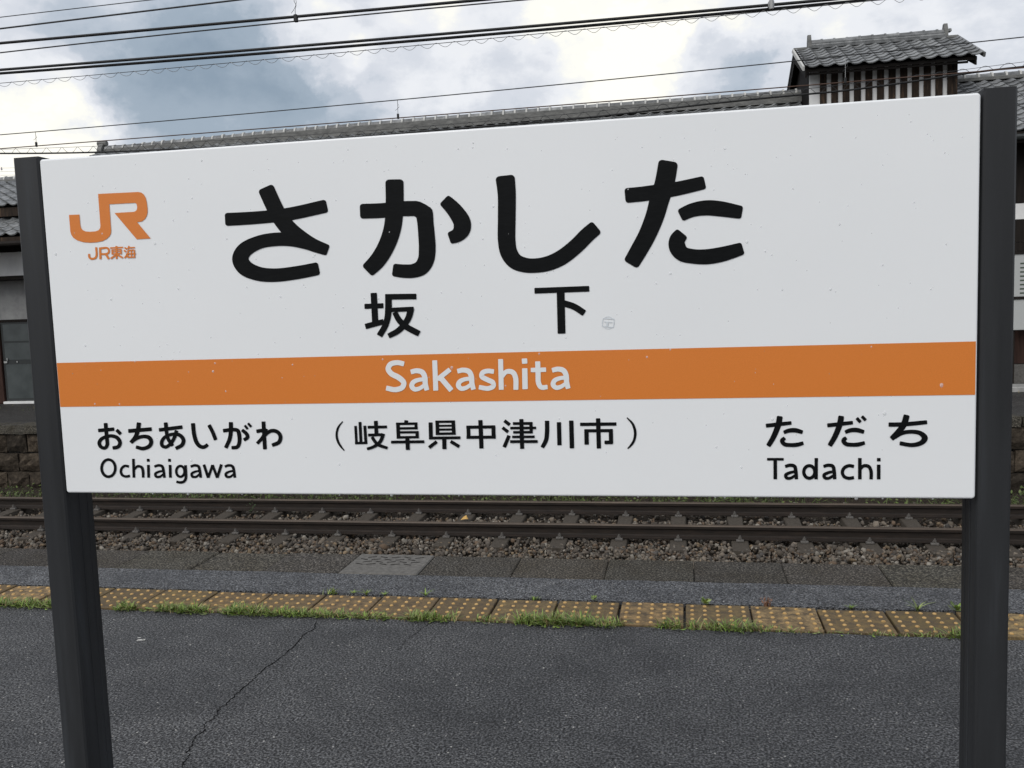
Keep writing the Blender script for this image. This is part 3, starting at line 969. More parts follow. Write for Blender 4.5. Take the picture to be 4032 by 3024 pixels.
# overgrown strip below the far platform
B = Blades()
for _ in range(5200):
    x, y = rng.uniform(-13, 6.2), 11.75 + abs(rng.normal(0, 0.55))
    if y > 13.35:
        continue
    dens = 0.5 + 0.5 * math.sin(x * 1.7 + 1.0) * math.sin(x * 0.63 + 0.4)
    if rng.random() > 0.25 + 0.9 * dens:
        continue
    p = (x, y, BED_Z - 0.09)
    if rng.random() < 0.55:
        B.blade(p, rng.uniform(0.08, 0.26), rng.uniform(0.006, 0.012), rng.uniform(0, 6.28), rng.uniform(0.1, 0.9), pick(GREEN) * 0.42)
    else:
        for k in range(3):
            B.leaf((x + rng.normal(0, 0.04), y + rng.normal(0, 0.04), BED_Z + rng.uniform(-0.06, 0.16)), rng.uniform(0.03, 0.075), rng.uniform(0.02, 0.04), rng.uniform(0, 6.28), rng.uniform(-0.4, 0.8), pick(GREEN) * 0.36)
tag(B.build('weeds'), 'low green weeds and grass below the far platform wall', 'weeds', kind='stuff')

# ================================================================ FAR PLATFORM
farp = tag(G().box((-60, OPP_Y + 0.06, -1.6), (60, 60, OPP_Z - 0.004)).build('far_platform', M['asphalt_old']), kind='structure')
def rough_block(seed, w, h, d, rough):
    """block with a hewn front: a 5 x 4 grid pushed about, chamfered to its sides"""
    r = np.random.default_rng(seed)
    nx, nz = 5, 4
    v, f = [], []
    for j in range(nz):
        for i in range(nx):
            edge = i in (0, nx - 1) or j in (0, nz - 1)
            y = 0.0 if edge else -rough * r.uniform(0.3, 1.0)
            v.append((w * (i / (nx - 1) - 0.5) + (r.normal(0, 0.012) if not i in (0, nx - 1) else r.normal(0, 0.006)), y + r.normal(0, 0.004), h * j / (nz - 1) + (r.normal(0, 0.010) if not j in (0, nz - 1) else r.normal(0, 0.006))))
    for j in range(nz - 1):
        for i in range(nx - 1):
            a = j * nx + i
            f.append((a, a + 1, a + nx + 1, a + nx))
    rim = [i for i in range(nx)] + [j * nx + nx - 1 for j in range(1, nz)] + [(nz - 1) * nx + i for i in range(nx - 2, -1, -1)] + [j * nx for j in range(nz - 2, 0, -1)]
    b = len(v)
    v += [(v[k][0], d, v[k][2]) for k in rim]
    m = len(rim)
    f += [(rim[k], b + k, b + (k + 1) % m, rim[(k + 1) % m]) for k in range(m)]
    return v, f
courses = [('coping_stone', -0.52, 0.148, 0.62, 0.004, M['coping'], -0.05), ('wall_stone', -0.835, 0.30, 0.46, 0.05, M['stone'], 0.0), ('wall_stone', -1.16, 0.30, 0.52, 0.07, M['stone'], -0.03), ('wall_stone', -1.46, 0.28, 0.50, 0.06, M['stone'], -0.05)]
sd_ = 100
for name, z, h, w, rough, mat, dy in courses:
    protos = []
    for q in range(5):
        v, f = rough_block(sd_, w * (0.86 + 0.06 * q) - 0.016, h, 0.4, rough)
        sd_ += 1
        o = obj(name, v, f, mat, farp, origin=(0, 0, 0))
        protos.append((o, w * (0.86 + 0.06 * q), [False]))
    x = -17.0 + rng.uniform(0, 0.3)
    while x < 9.0:
        o, ww, used = protos[rng.integers(5)]
        loc = (x + ww / 2, OPP_Y + dy + rng.uniform(-0.015, 0.015), z + rng.uniform(-0.004, 0.004))
        if not used[0]:
            used[0] = True
            o.location = np.array(loc) - wpos(farp)
            k = o
        else:
            k = copy_obj(o, loc, farp)
        if name == 'coping_stone':
            t_ = rng.uniform(0.75, 1.15)
            k.color = (t_, t_, t_ * 0.95, 1)
        x += ww
    for o, ww, used in protos:
        if not used[0]:
            bpy.data.objects.remove(o)
# step in front of the station wall and thin grass on the platform
B = Blades()
for _ in range(700):
    p = (rng.uniform(-16, 7), rng.uniform(15.6, 16.75), OPP_Z - 0.006)
    B.blade(p, rng.uniform(0.02, 0.07), 0.008, rng.uniform(0, 6.28), rng.uniform(0.2, 1.0), pick(GREEN + DRY) * 0.7)
tag(B.build('platform_grass'), 'thin grass growing on the far platform before the wall', 'grass', kind='stuff')

# ================================================================ ROOF TILES
TW, TL = 0.265, 0.235
PROF = [(0.0, 0.030), (0.07, 0.034), (0.15, 0.028), (0.25, 0.011), (0.38, 0.002), (0.52, 0.0), (0.68, 0.003), (0.83, 0.012), (0.94, 0.025), (1.0, 0.031)]
def tile_geo(w=TW, l=TL):
    v, f = [], []
    n = len(PROF)
    for y, off in ((0.0, 0.026), (l * 1.10, 0.002)):
        v += [(x * w, y, z * 1.35 + off) for x, z in PROF]
    v += [(x * w, 0.004, z * 1.35 + 0.003) for x, z in PROF]
    f += [(i, i + 1, n + i + 1, n + i) for i in range(n - 1)]
    f += [(2 * n + i, 2 * n + i + 1, i + 1, i) for i in range(n - 1)]
    return v, f
TV, TF = tile_geo()
def visible_over_sign(x, y):
    if y < -40 or x < -60 or x > 4100:
        return False
    top = 623 - 0.069 * (x - 152)
    return (y < top + 14 and x > 150) or x < 60 or x > 3985
def tile_roof(parent, x0, cols, y0, z0, theta, rows, proto, limit, skip=None, w=TW, l=TL, rest_name='roof_tiles'):
    """tile courses up a slope that faces -Y; those in view are objects, the others one mesh"""
    c, s = math.cos(theta), math.sin(theta)
    cand = []
    for r in range(rows):
        for k in range(cols):
            P = np.array([x0 + k * w, y0 + r * l * c, z0 + r * l * s])
            if skip and skip(P):
                continue
            q = to_px(P + [w / 2, 0, 0.02])
            vis = visible_over_sign(*q)
            cand.append((vis, P))
    seen = [P for vv, P in cand if vv]
    seen.sort(key=lambda P: np.linalg.norm(P - [0, 0, CAMZ]))
    ind = seen[:limit]
    ids = {id(P) for P in ind}
    first = True
    for P in ind:
        rot = (theta + rng.normal(0, 0.006), rng.normal(0, 0.010), rng.normal(0, 0.006))
        if proto[0] is None:
            o = obj('roof_tile', tile_geo(w, l)[0], TF, M['kawara'], parent, origin=(0, 0, 0), smooth=False)
            o.location = P - wpos(parent)
            o.rotation_euler = rot
            proto[0] = o
        else:
            o = copy_obj(proto[0], P, parent, rot)
    rest = [P for vv, P in cand if id(P) not in ids]
    if rest:
        Vt = np.array(tile_geo(w, l)[0])
        Rx = np.array([[1, 0, 0], [0, c, -s], [0, s, c]])
        Vr = Vt @ Rx.T
        V = np.concatenate([Vr + P for P in rest])
        n = len(Vt)
        Fs = [tuple(i + n * q for i in f) for q in range(len(rest)) for f in TF]
        tag(obj(rest_name, V, Fs, M['kawara'], parent), kind='stuff')
def ridge_caps(parent, x0, x1, y, zf, r, step=0.267, name='ridge_tile'):
    """half-round cap tiles, each with its pale joint band"""
    def cap():
        g = G()
        n = 8
        def ring(x, rad):
            return [(x, rad * math.cos(math.pi * k / n), rad * math.sin(math.pi * k / n) * 1.05) for k in range(n + 1)]
        for xa, xb, ra, rb, mi in ((0.0, step - 0.036, r * 0.97, r, 0), (step - 0.036, step + 0.004, r * 1.17, r * 1.17, 1)):
            v = ring(xa, ra) + ring(xb, rb)
            m = n + 1
            f = [(k, k + 1, m + k + 1, m + k) for k in range(n)] + [tuple(range(m))[::-1], tuple(m + k for k in range(m))]
            g.add(v, f, mi)
        return g
    p = None
    x = x0
    while x < x1 - 0.1:
        loc = np.array((x, y + rng.normal(0, 0.004), zf(x) + rng.normal(0, 0.003)))
        sl = math.atan2(zf(x + step) - zf(x), step)
        if p is None:
            p = cap().build(name, [M['kawara'], M['mortar'] if r > 0.07 else M['kawara']], parent, origin=(0, 0, 0))
            p.location = loc - wpos(parent)
            o = p
        else:
            o = copy_obj(p, loc, parent)
        o.rotation_euler = (rng.normal(0, 0.02), -sl + rng.normal(0, 0.008), rng.normal(0, 0.008))
        x += step

# ================================================================ STATION BUILDING
BX0, BX1 = -14.15, 9.6
RY, EY, EZ = 20.7, 17.4, 4.10
TH = math.atan(0.418)
RZ = EZ + (RY - EY) * 0.418
bld = empty('station_building', (-2.3, 18.0, OPP_Z), 'long wooden station building with grey tiled roof behind the track', 'building')
WALL_Y = 18.0
g = G()
g.box((BX0 + 0.6, WALL_Y, OPP_Z), (BX1 - 0.6, 23.4, 4.25))
g.add([(BX0 + 0.6, WALL_Y, 4.25), (BX0 + 0.6, 23.4, 4.25), (BX0 + 0.6, RY, RZ - 0.15)], [(0, 2, 1)])
g.add([(BX1 - 0.6, WALL_Y, 4.25), (BX1 - 0.6, 23.4, 4.25), (BX1 - 0.6, RY, RZ - 0.15)], [(0, 1, 2)])
wall = g.build('wall', M['plaster_grey'], bld)
box('plinth', (BX0 + 0.5, WALL_Y - 0.06, OPP_Z), (BX1 - 0.5, WALL_Y - 0.001, OPP_Z + 0.35), M['concrete'], bld)
box('step', (4.0, 16.44, OPP_Z - 0.002), (BX1 - 1, 17.0, OPP_Z + 0.09), M['smooth_step'], bld, 0.01)
for k in range(13):
    x = BX0 + 0.75 + k * 1.83
    box('timber_post', (x - 0.06, WALL_Y - 0.05, OPP_Z + 0.35), (x + 0.06, WALL_Y - 0.002, 3.9), M['dark_wood'], bld, 0.006)
box('upper_boarding', (BX0 + 0.5, WALL_Y - 0.066, 2.91), (BX1 - 0.5, WALL_Y - 0.051, 4.2), M['dark_wood'], bld)
box('transom_boarding', (BX0 + 0.5, WALL_Y - 0.066, 2.21), (BX1 - 0.5, WALL_Y - 0.051, 2.61), M['dark_wood'], bld)
box('wall_beam', (BX0 + 0.5, WALL_Y - 0.07, 2.62), (BX1 - 0.5, WALL_Y - 0.052, 2.90), M['plaster'], bld)
box('wall_beam', (BX0 + 0.5, WALL_Y - 0.075, 2.05), (BX1 - 0.5, WALL_Y - 0.053, 2.20), M['dark_wood'], bld)
for k in range(12):
    xa = BX0 + 0.75 + k * 1.83 + 0.10
    xb = xa + 1.63
    w_ = box('window', (xa, WALL_Y - 0.045, OPP_Z + 0.36), (xb, WALL_Y - 0.02, 2.04), M['brown_wood'], bld, 0.006)
    for q in range(2):
        pa = xa + 0.06 + q * 0.78
        for za, zb in ((0.62, 1.25), (1.30, 1.95)):
            box('pane', (pa, WALL_Y - 0.052, za), (pa + 0.72, WALL_Y - 0.046, zb), M['glass'], w_)
# roof: boarding, fascia, tiles, ridge
nrm = 0.10
prof = [(EY - 0.02, EZ - 0.015), (RY, RZ - 0.01), (2 * RY - EY, EZ - 0.015), (2 * RY - EY, EZ - 0.12), (RY, RZ - 0.14), (EY - 0.02, EZ - 0.12)]
roof = G().prism_x(prof, BX0, BX1).build('roof', M['dark_wood'], bld)
box('fascia', (BX0, EY - 0.05, EZ - 0.20), (BX1, EY - 0.022, EZ - 0.012), M['dark_wood'], roof)
G().tube([(BX0, EY - 0.12, EZ - 0.10), (BX1, EY - 0.12, EZ - 0.11)], 0.05, 8).build('gutter', M['door_metal'], roof)
TUX0, TUX1, TUY = 2.62, 5.36, 19.45
def under_turret(P):
    return TUX0 - 0.2 < P[0] < TUX1 - 0.05 and P[1] > TUY - 0.15
rows = int((RY - EY) / math.cos(TH) / TL)
tp = [None]
BXM = 5.40
tile_roof(roof, BX0 + 0.02, int((BXM - BX0) / TW), EY - 0.05, EZ, TH, rows, tp, 230, under_turret)
# the roof is steeper past the turret
SL2 = 0.470
RZ2 = EZ + (RY - EY) * SL2
prof = [(EY - 0.02, EZ - 0.014), (RY, RZ2 - 0.01), (2 * RY - EY, EZ - 0.014), (2 * RY - EY, EZ - 0.11), (RY, RZ2 - 0.14), (EY - 0.02, EZ - 0.11)]
G().prism_x(prof, BXM - 0.04, BX1 + 0.02).build('roof_boarding', M['dark_wood'], roof)
tile_roof(roof, BXM, int((BX1 - BXM) / TW), EY - 0.05, EZ + 0.004, math.atan(SL2), int((RY - EY) / math.cos(math.atan(SL2)) / TL), tp, 70, None, TW, TL, 'steep_roof_tiles')
# the back slope (not seen from the track) as plain courses of the same tiles
g = G()
for r in range(rows):
    y = 2 * RY - EY - r * TL * math.cos(TH)
    z = EZ + r * TL * math.sin(TH)
    g.add([(BX0, y, z + 0.02), (BX1, y, z + 0.02), (BX1, y - TL, z + TL * 0.418 + 0.004), (BX0, y - TL, z + TL * 0.418 + 0.004)], [(0, 3, 2, 1)])
tag(g.build('back_tiles', M['kawara'], roof), kind='stuff')
def sag(x):   # the old ridge dips towards its left end
    t = np.interp(x, [-14.2, -13.2, -11.5, -9.5, -7.5, -3, 2, 10], [-0.135, -0.125, -0.085, -0.045, -0.02, 0.012, 0.0, 0.06])
    return float(t)
RTOP = 5.60
def strip(name, y0, y1, zlo, zhi, mat, x0, x1):
    xs = np.arange(x0, x1 + 0.3, 0.3)
    xs[-1] = x1
    v = []
    for x in xs:
        s_ = sag(x)
        v += [(x, y0, zlo + s_), (x, y1, zlo + s_), (x, y1, zhi + s_), (x, y0, zhi + s_)]
    f = []
    for i in range(len(xs) - 1):
        for k in range(4):
            f.append((i * 4 + k, (i + 1) * 4 + k, (i + 1) * 4 + (k + 1) % 4, i * 4 + (k + 1) % 4))
    f += [(0, 1, 2, 3), tuple(len(v) - 4 + k for k in range(4))[::-1]]
    return obj(name, v, f, mat, roof)
xa, xb = BX0 + 0.12, TUX0 + 0.35
strip('ridge_course', RY - 0.17, RY + 0.17, RZ + 0.00, RZ + 0.085, M['ridge'], xa - 0.08, xb)
strip('ridge_course', RY - 0.145, RY + 0.145, RZ + 0.09, RZ + 0.150, M['ridge'], xa - 0.04, xb)
strip('ridge_course', RY - 0.12, RY + 0.12, RZ + 0.155, RZ + 0.205, M['ridge'], xa, xb)
ridge_caps(roof, xa, xb, RY, lambda x: RZ + 0.195 + sag(x), 0.098)
box('ridge_course', (BXM - 0.05, RY - 0.14, RZ2), (BX1 - 0.1, RY + 0.14, RZ2 + 0.075), M['ridge'], roof, 0.01)
ridge_caps(roof, BXM - 0.05, BX1 - 0.1, RY, lambda x: RZ2 + 0.075, 0.085)
# end ornament of the ridge
g = G()
zz = RZ + sag(-14.2)
g.prism_x([(RY - 0.20, zz), (RY + 0.20, zz), (RY + 0.17, zz + 0.22), (RY + 0.08, zz + 0.34), (RY - 0.08, zz + 0.34), (RY - 0.17, zz + 0.22)], BX0 - 0.03, BX0 + 0.09)
g.tube([(BX0 - 0.08, RY - 0.02, zz + 0.37), (BX0 + 0.16, RY - 0.02, zz + 0.36)], 0.065, 8)
g.build('ridge_end_ornament', M['ridge'], roof)

# ---- turret on the roof
g = G()
g.box((TUX0, TUY, 4.7), (TUX1, 21.95, 5.98))
tw = g.build('roof_turret', M['plaster'], bld)
tw['label'] = 'small raised roof turret with white plaster and dark upright slats'
TEY, TEZ, TAY, TAZ = 19.0, 5.80, 20.7, 6.57
TTH = math.atan2(TAZ - TEZ, TAY - TEY)
TRX0, TRX1 = 2.46, 5.72
# gable boarding on both sides
for x0, x1 in ((TUX0 - 0.012, TUX0 - 0.002), (TUX1 + 0.002, TUX1 + 0.012)):
    G().add([(x, y, z) for x in (x0, x1) for y, z in ((TUY + 0.06, 4.7), (21.95, 4.7), (21.95, 6.0), (TAY, TAZ - 0.14), (TUY + 0.06, 5.98))],
            [(0, 1, 2, 3, 4), (9, 8, 7, 6, 5), (0, 5, 6, 1), (1, 6, 7, 2), (2, 7, 8, 3), (3, 8, 9, 4), (4, 9, 5, 0)]).build('gable_boarding', M['shaded_wood'], tw)
pitch = 45.6 / 2.458
xs0, xs1 = at_y(3050 + 470 / 2.458, 330, TUY)[0], at_y(3050 + 1705 / 2.458, 290, TUY)[0]
for k in range(12):
    x = xs0 + (xs1 - xs0) * k / 11
    box('slat', (x - 0.066, TUY - 0.045, 4.75), (x + 0.062, TUY + 0.003, 5.985), M['weathered'], tw, 0.005)
box('corner_post', (TUX1 - 0.05, TUY - 0.055, 4.75), (TUX1 + 0.03, TUY - 0.001, 5.985), M['weathered'], tw, 0.005)
box('eave_beam', (TUX0 - 0.12, TUY - 0.10, 5.90), (TUX1 + 0.30, TUY - 0.05, 5.985), M['shaded_wood'], tw)
prof = [(TEY, TEZ - 0.01), (TAY, TAZ - 0.01), (2 * TAY - TEY, TEZ - 0.01), (2 * TAY - TEY, TEZ - 0.07), (TAY, TAZ - 0.10), (TEY, TEZ - 0.07)]
G().prism_x(prof, TRX0 + 0.05, TRX1 - 0.10).build('turret_roof_boarding', M['shaded_wood'], tw)
box('turret_fascia', (TRX0 + 0.04, TEY + 0.02, TEZ - 0.11), (TRX1 - 0.25, TEY + 0.06, TEZ - 0.072), M['shaded_wood'], tw)
for x0 in (TRX0 + 0.02, TRX1 - 0.14):
    prof2 = [(TEY - 0.02, TEZ - 0.02), (TAY, TAZ - 0.02), (2 * TAY - TEY, TEZ - 0.02), (2 * TAY - TEY, TEZ - 0.20), (TAY, TAZ - 0.24), (TEY - 0.02, TEZ - 0.17)]
    G().prism_x(prof2, x0, x0 + 0.03).build('barge_board', M['shaded_wood'], tw)
ttp = [None]
tcols = 12
tile_roof(tw, TRX0 + 0.02, tcols, TEY - 0.06, TEZ, TTH, 8, ttp, 300, None, (TRX1 - TRX0 - 0.04) / tcols, 0.230, 'turret_tiles')
ttp[0].data = ttp[0].data
# pale verge tiles stepping up the left edge, back slope
for r in range(7):
    y = TEY - 0.06 + r * 0.262 * math.cos(TTH)
    z = TEZ + r * 0.262 * math.sin(TTH)
    for x in (TRX0 - 0.035, TRX1 - 0.005):
        o = G().box((0, 0, -0.045), (0.04, 0.275, 0.045), 0.006).build('verge_tile', M['mortar'] if x < 3 else M['kawara'], tw, origin=(0, 0, 0))
        o.location = np.array((x, y, z)) - wpos(tw)
        o.rotation_euler = (TTH, 0, 0)
G().add([(TRX0, TAY, TAZ + 0.03), (TRX1, TAY, TAZ + 0.03), (TRX1, 2 * TAY - TEY + 0.05, TEZ + 0.03), (TRX0, 2 * TAY - TEY + 0.05, TEZ + 0.03), (TRX0, TAY, TAZ - 0.005), (TRX1, TAY, TAZ - 0.005), (TRX1, 2 * TAY - TEY + 0.05, TEZ - 0.005), (TRX0, 2 * TAY - TEY + 0.05, TEZ - 0.005)],
        [(0, 1, 2, 3), (7, 6, 5, 4), (0, 3, 7, 4), (1, 5, 6, 2), (2, 6, 7, 3)]).build('turret_back_slope', M['kawara'], tw)
for lo, hi, hw in ((0.0, 0.055, 0.135), (0.06, 0.10, 0.115), (0.105, 0.145, 0.10)):
    box('turret_ridge_course', (TRX0 + 0.30, TAY - hw, TAZ + lo), (TRX1 - 0.22, TAY + hw, TAZ + hi), M['kawara'], tw, 0.008)
box('turret_ridge_course', (TRX0 - 0.02, TAY - 0.12, TAZ - 0.02), (TRX0 + 0.295, TAY + 0.12, TAZ + 0.052), M['ridge'], tw, 0.02)
box('turret_ridge_course', (TRX1 - 0.215, TAY - 0.12, TAZ - 0.02), (TRX1 + 0.02, TAY + 0.12, TAZ + 0.052), M['ridge'], tw, 0.02)
ridge_caps(tw, TRX0 + 0.34, TRX1 - 0.24, TAY, lambda x: TAZ + 0.145, 0.060, 0.255, 'turret_ridge_tile')
for x in (TRX0 + 0.29, TRX1 - 0.26):
    G().prism_x([(TAY - 0.13, TAZ), (TAY + 0.13, TAZ), (TAY + 0.10, TAZ + 0.20), (TAY + 0.045, TAZ + 0.31), (TAY - 0.045, TAZ + 0.31), (TAY - 0.10, TAZ + 0.20)], x, x + 0.07).build('turret_ridge_end', M['ridge'], tw)

# notice board on the station wall
nbz0, nbz1 = 0.63, 2.02
nb = empty('notice_board', (6.6, 17.6, OPP_Z), 'pale notice board with lines of small print before the station wall', 'notice board')
box('board', (5.85, 17.55, nbz0), (7.4, 17.60, nbz1), M['notice'], nb, 0.006)
for z in (1.98, 1.18):
    box('frame_rail', (5.83, 17.53, z), (7.42, 17.549, z + 0.05), M['dark_wood'], nb)
for x in (5.84, 7.40):
    box('leg', (x, 17.61, OPP_Z), (x + 0.06, 17.67, nbz1 + 0.1), M['dark_wood'], nb)
g = G()
for r in range(9):
    z = 1.80 - r * 0.075
    if 1.15 < z < 1.25:
        continue
    x = 5.95
    while x < 7.2:
        w_ = rng.uniform(0.04, 0.14)
        g.add([(x, 17.5485, z), (x + w_, 17.5485, z), (x + w_, 17.5485, z + 0.028), (x, 17.5485, z + 0.028)], [(0, 1, 2, 3)])
        x += w_ + 0.03
tag(g.build('print_lines', M['print'], nb), kind='stuff')

# ================================================================ ANNEX (left wing)
AX0, AX1 = -24.0, -12.25
an = empty('annex_building', (-18, 17.0, OPP_Z), 'lower annex with two tiers of tiled roof, white wall and grey glazed door', 'building')
AW = 17.0
aw = G().box((AX0, AW, OPP_Z), (AX1, 20.0, 3.55)).build('wall', M['plaster_grey'], an)
box('upper_plaster', (AX0, AW - 0.62, 2.325), (AX1 + 0.02, AW - 0.002, 2.93), M['plaster'], an)  # box pushed out from the wall so the plaster catches more light
box('wall_beam', (AX0, AW - 0.655, 2.25), (AX1 + 0.03, AW - 0.003, 2.32), M['dark_wood'], an)
box('door_lintel', (AX0, AW - 0.06, 1.37), (AX1, AW - 0.003, 1.43), M['dark_wood'], an)
box('timber_post', (-14.62, AW - 0.10, OPP_Z), (-14.33, AW - 0.004, 1.36), M['brown_wood'], an, 0.01)
box('timber_post', (-12.95 - 0.6, AW - 0.10, OPP_Z), (-13.40, AW - 0.004, 1.36), M['brown_wood'], an, 0.01)
box('sill', (-14.31, AW - 0.16, OPP_Z), (-13.57, AW - 0.004, OPP_Z + 0.05), M['plaster'], an, 0.004)
dr = box('door', (-14.31, AW - 0.055, OPP_Z + 0.052), (-13.57, AW - 0.005, 1.368), M['door_metal'], an, 0.004)
for za, zb in ((-0.26, 0.47), (0.57, 0.93), (0.97, 1.33)):
    box('pane', (-14.25, AW - 0.062, za), (-13.62, AW - 0.056, zb), M['glass'], dr, 0.001)
g = G().box((-14.28, AW - 0.085, 0.50), (-14.20, AW - 0.063, 0.545), 0.004)
g.cyl((-14.19, AW - 0.08, 0.56), 0.014, 0.05, 8)
box('latch_stud', (-13.98, AW - 0.075, 0.51), (-13.95, AW - 0.063, 0.54), M['latch'], dr, 0.003)
g.build('latch', M['latch'], dr)
ATH = math.atan2(4.55 - 3.70, 18.5 - 16.2)
prof = [(16.2, 3.68), (18.5, 4.53), (20.8, 3.68), (20.8, 3.56), (18.5, 4.40), (16.2, 3.56)]
ar = G().prism_x(prof, AX0, AX1 + 0.1).build('upper_roof', M['dark_wood'], an)
atp = [None]
tile_roof(ar, AX1 + 0.1 - 40 * TW, 40, 16.12, 3.70, ATH, 10, atp, 120)
box('fascia', (AX0, 16.17, 3.50), (AX1 + 0.12, 16.198, 3.672), M['weathered'], ar)
box('ridge_course', (AX0, 18.36, 4.50), (AX1 + 0.1, 18.64, 4.60), M['ridge'], ar, 0.01)
ridge_caps(ar, AX1 - 3.4, AX1 + 0.1, 18.5, lambda x: 4.60, 0.075)
PTH = math.atan2(3.46 - 3.03, 16.35 - 15.35)
prof = [(15.38, 3.01), (16.45, 3.475), (16.45, 3.36), (15.38, 2.93)]
pr = G().prism_x(prof, AX0, AX1 + 0.12).build('pent_roof', M['dark_wood'], an)
box('band_wall', (AX0, 16.42, 3.38), (AX1 + 0.05, 16.999, 3.60), M['dark_wood'], an)
ptp = [None]
tile_roof(pr, AX1 + 0.12 - 40 * TW, 40, 15.33, 3.03, PTH, 5, ptp, 120)
box('fascia', (AX0, 15.34, 2.84), (AX1 + 0.14, 15.378, 3.005), M['weathered'], pr)
G().tube([(AX0, 15.28, 2.885), (AX1 + 0.1, 15.28, 2.88)], 0.045, 8).build('gutter', M['dark_wood'], pr)
box('soffit_beam', (AX0, 16.3, 2.80), (AX1 + 0.06, 16.42, 2.93), M['dark_wood'], pr)
hp = at_y(66, 990, 16.6)
G().tube([hp + np.array(d) for d in ((-0.10, 0, 0.10), (-0.07, 0, 0.02), (0.0, 0, -0.06), (0.10, 0, -0.10))], 0.016, 6).build('drain_pipe', M['mortar'], an)

# ================================================================ OVERHEAD WIRES
def wire_pts(px_pts, Y, ext=25, n=60):
    P = np.array([at_y(x, y, Y) for x, y in px_pts])
    cf = np.polyfit(P[:, 0], P[:, 2], min(2, len(P) - 1))
    cf_d = np.polyder(cf)
    x0, x1 = P[:, 0].min(), P[:, 0].max()
    X = np.linspace(x0 - ext, x1 + ext, n)
    Z = np.where(X < x0, np.polyval(cf, x0) + np.polyval(cf_d, x0) * (X - x0), np.where(X > x1, np.polyval(cf, x1) + np.polyval(cf_d, x1) * (X - x1), np.polyval(cf, X)))
    return np.stack([X, np.full(n, Y), Z], -1), cf
def wire(name, px_pts, Y, r, mat, label, parent=None, ext=25):
    pts, cf = wire_pts(px_pts, Y, ext)
    o = G().tube(pts, r, 6).build(name, mat, parent, smooth=True)
    if parent is None:
        tag(o, label, 'cable', 'overhead lines')
    return o, cf
wire('overhead_cable', [(0, 68), (300, 33), (590, 0)], 6.2, 0.0032, M['wire'], 'thinnest overhead wire, highest of the lines in the grey cloud')
wire('overhead_cable', [(0, 113), (470, 56), (935, 0)], 6.25, 0.0062, M['wire'], 'single medium overhead wire between the thinnest wire and the clamped line')
line = empty('overhead_line', (-2.7, 6.4, 3.4), 'thick overhead wire clamped to a thinner wire under a hooked hanger', 'cable', 'overhead lines')
wire('thick_wire', [(0, 170), (600, 117), (1165, 65), (1890, 0)], 6.4, 0.0105, M['cable'], None, line)
wire('thin_wire', [(0, 207), (600, 143), (1165, 82), (2060, 0)], 6.4, 0.0050, M['wire'], None, line)
cpt = at_y(1165, 73, 6.4)
G().box(cpt + [-0.014, -0.014, -0.025], cpt + [0.014, 0.014, 0.028], 0.004).build('clamp', M['cable'], line)
G().tube([at_y(x, y, 6.4) for x, y in ((1163, 62), (1162, 40), (1166, 20), (1158, 5), (1160, -60), (1160, -260))], 0.0022, 5).build('hanger', M['wire'], line)
G().tube([at_y(x, y, 6.4) for x, y in ((1147, 52), (1156, 40), (1164, 24), (1167, 8), (1164, -4))], 0.0018, 5).build('hanger_hook', M['wire'], line)
tw2 = empty('twin_feeder', (-2, 8.0, 3.8), 'pair of thick black feeder cables joined by a round clamp', 'cable', 'overhead lines')
wire('feeder_cable', [(0, 275), (1400, 163), (2700, 49), (3340, -8)], 8.0, 0.0128, M['cable'], None, tw2)
wire('feeder_cable', [(0, 289), (1400, 181), (2700, 65), (3340, 8)], 8.03, 0.0128, M['cable'], None, tw2)
cpt = at_y(3036, 18, 8.0)
g = G().cyl(cpt + [-0.0, -0.03, -0.045], 0.02, 0.07, 10)
g.box(cpt + [-0.025, -0.025, -0.03], cpt + [0.025, 0.05, 0.025], 0.008)
g.build('clamp', M['galv'], tw2)
def spiral(name, cf, Y, xa, xb, pitch, rad, drop, r, mat, parent):
    X = np.arange(xa, xb, pitch / 14)
    ph = 2 * math.pi * X / pitch
    pts = np.stack([X, Y + rad * np.cos(ph), np.polyval(cf, X) - drop + rad * np.sin(ph)], -1)
    return G().tube(pts, r, 4).build(name, mat, parent)
sp = empty('spiral_hanger_line', (-2, 7.9, 3.7), 'thin wire wrapped in an empty spiral hanger under the twin feeders', 'cable', 'overhead lines')
o, cf = wire('messenger_wire', [(0, 327), (1400, 205), (2700, 71), (3500, -1)], 7.9, 0.0030, M['wire'], None, sp)
spiral('spiral', cf, 7.9, -9.5, 4.5, 0.163, 0.019, 0.015, 0.0020, M['galv'], sp)
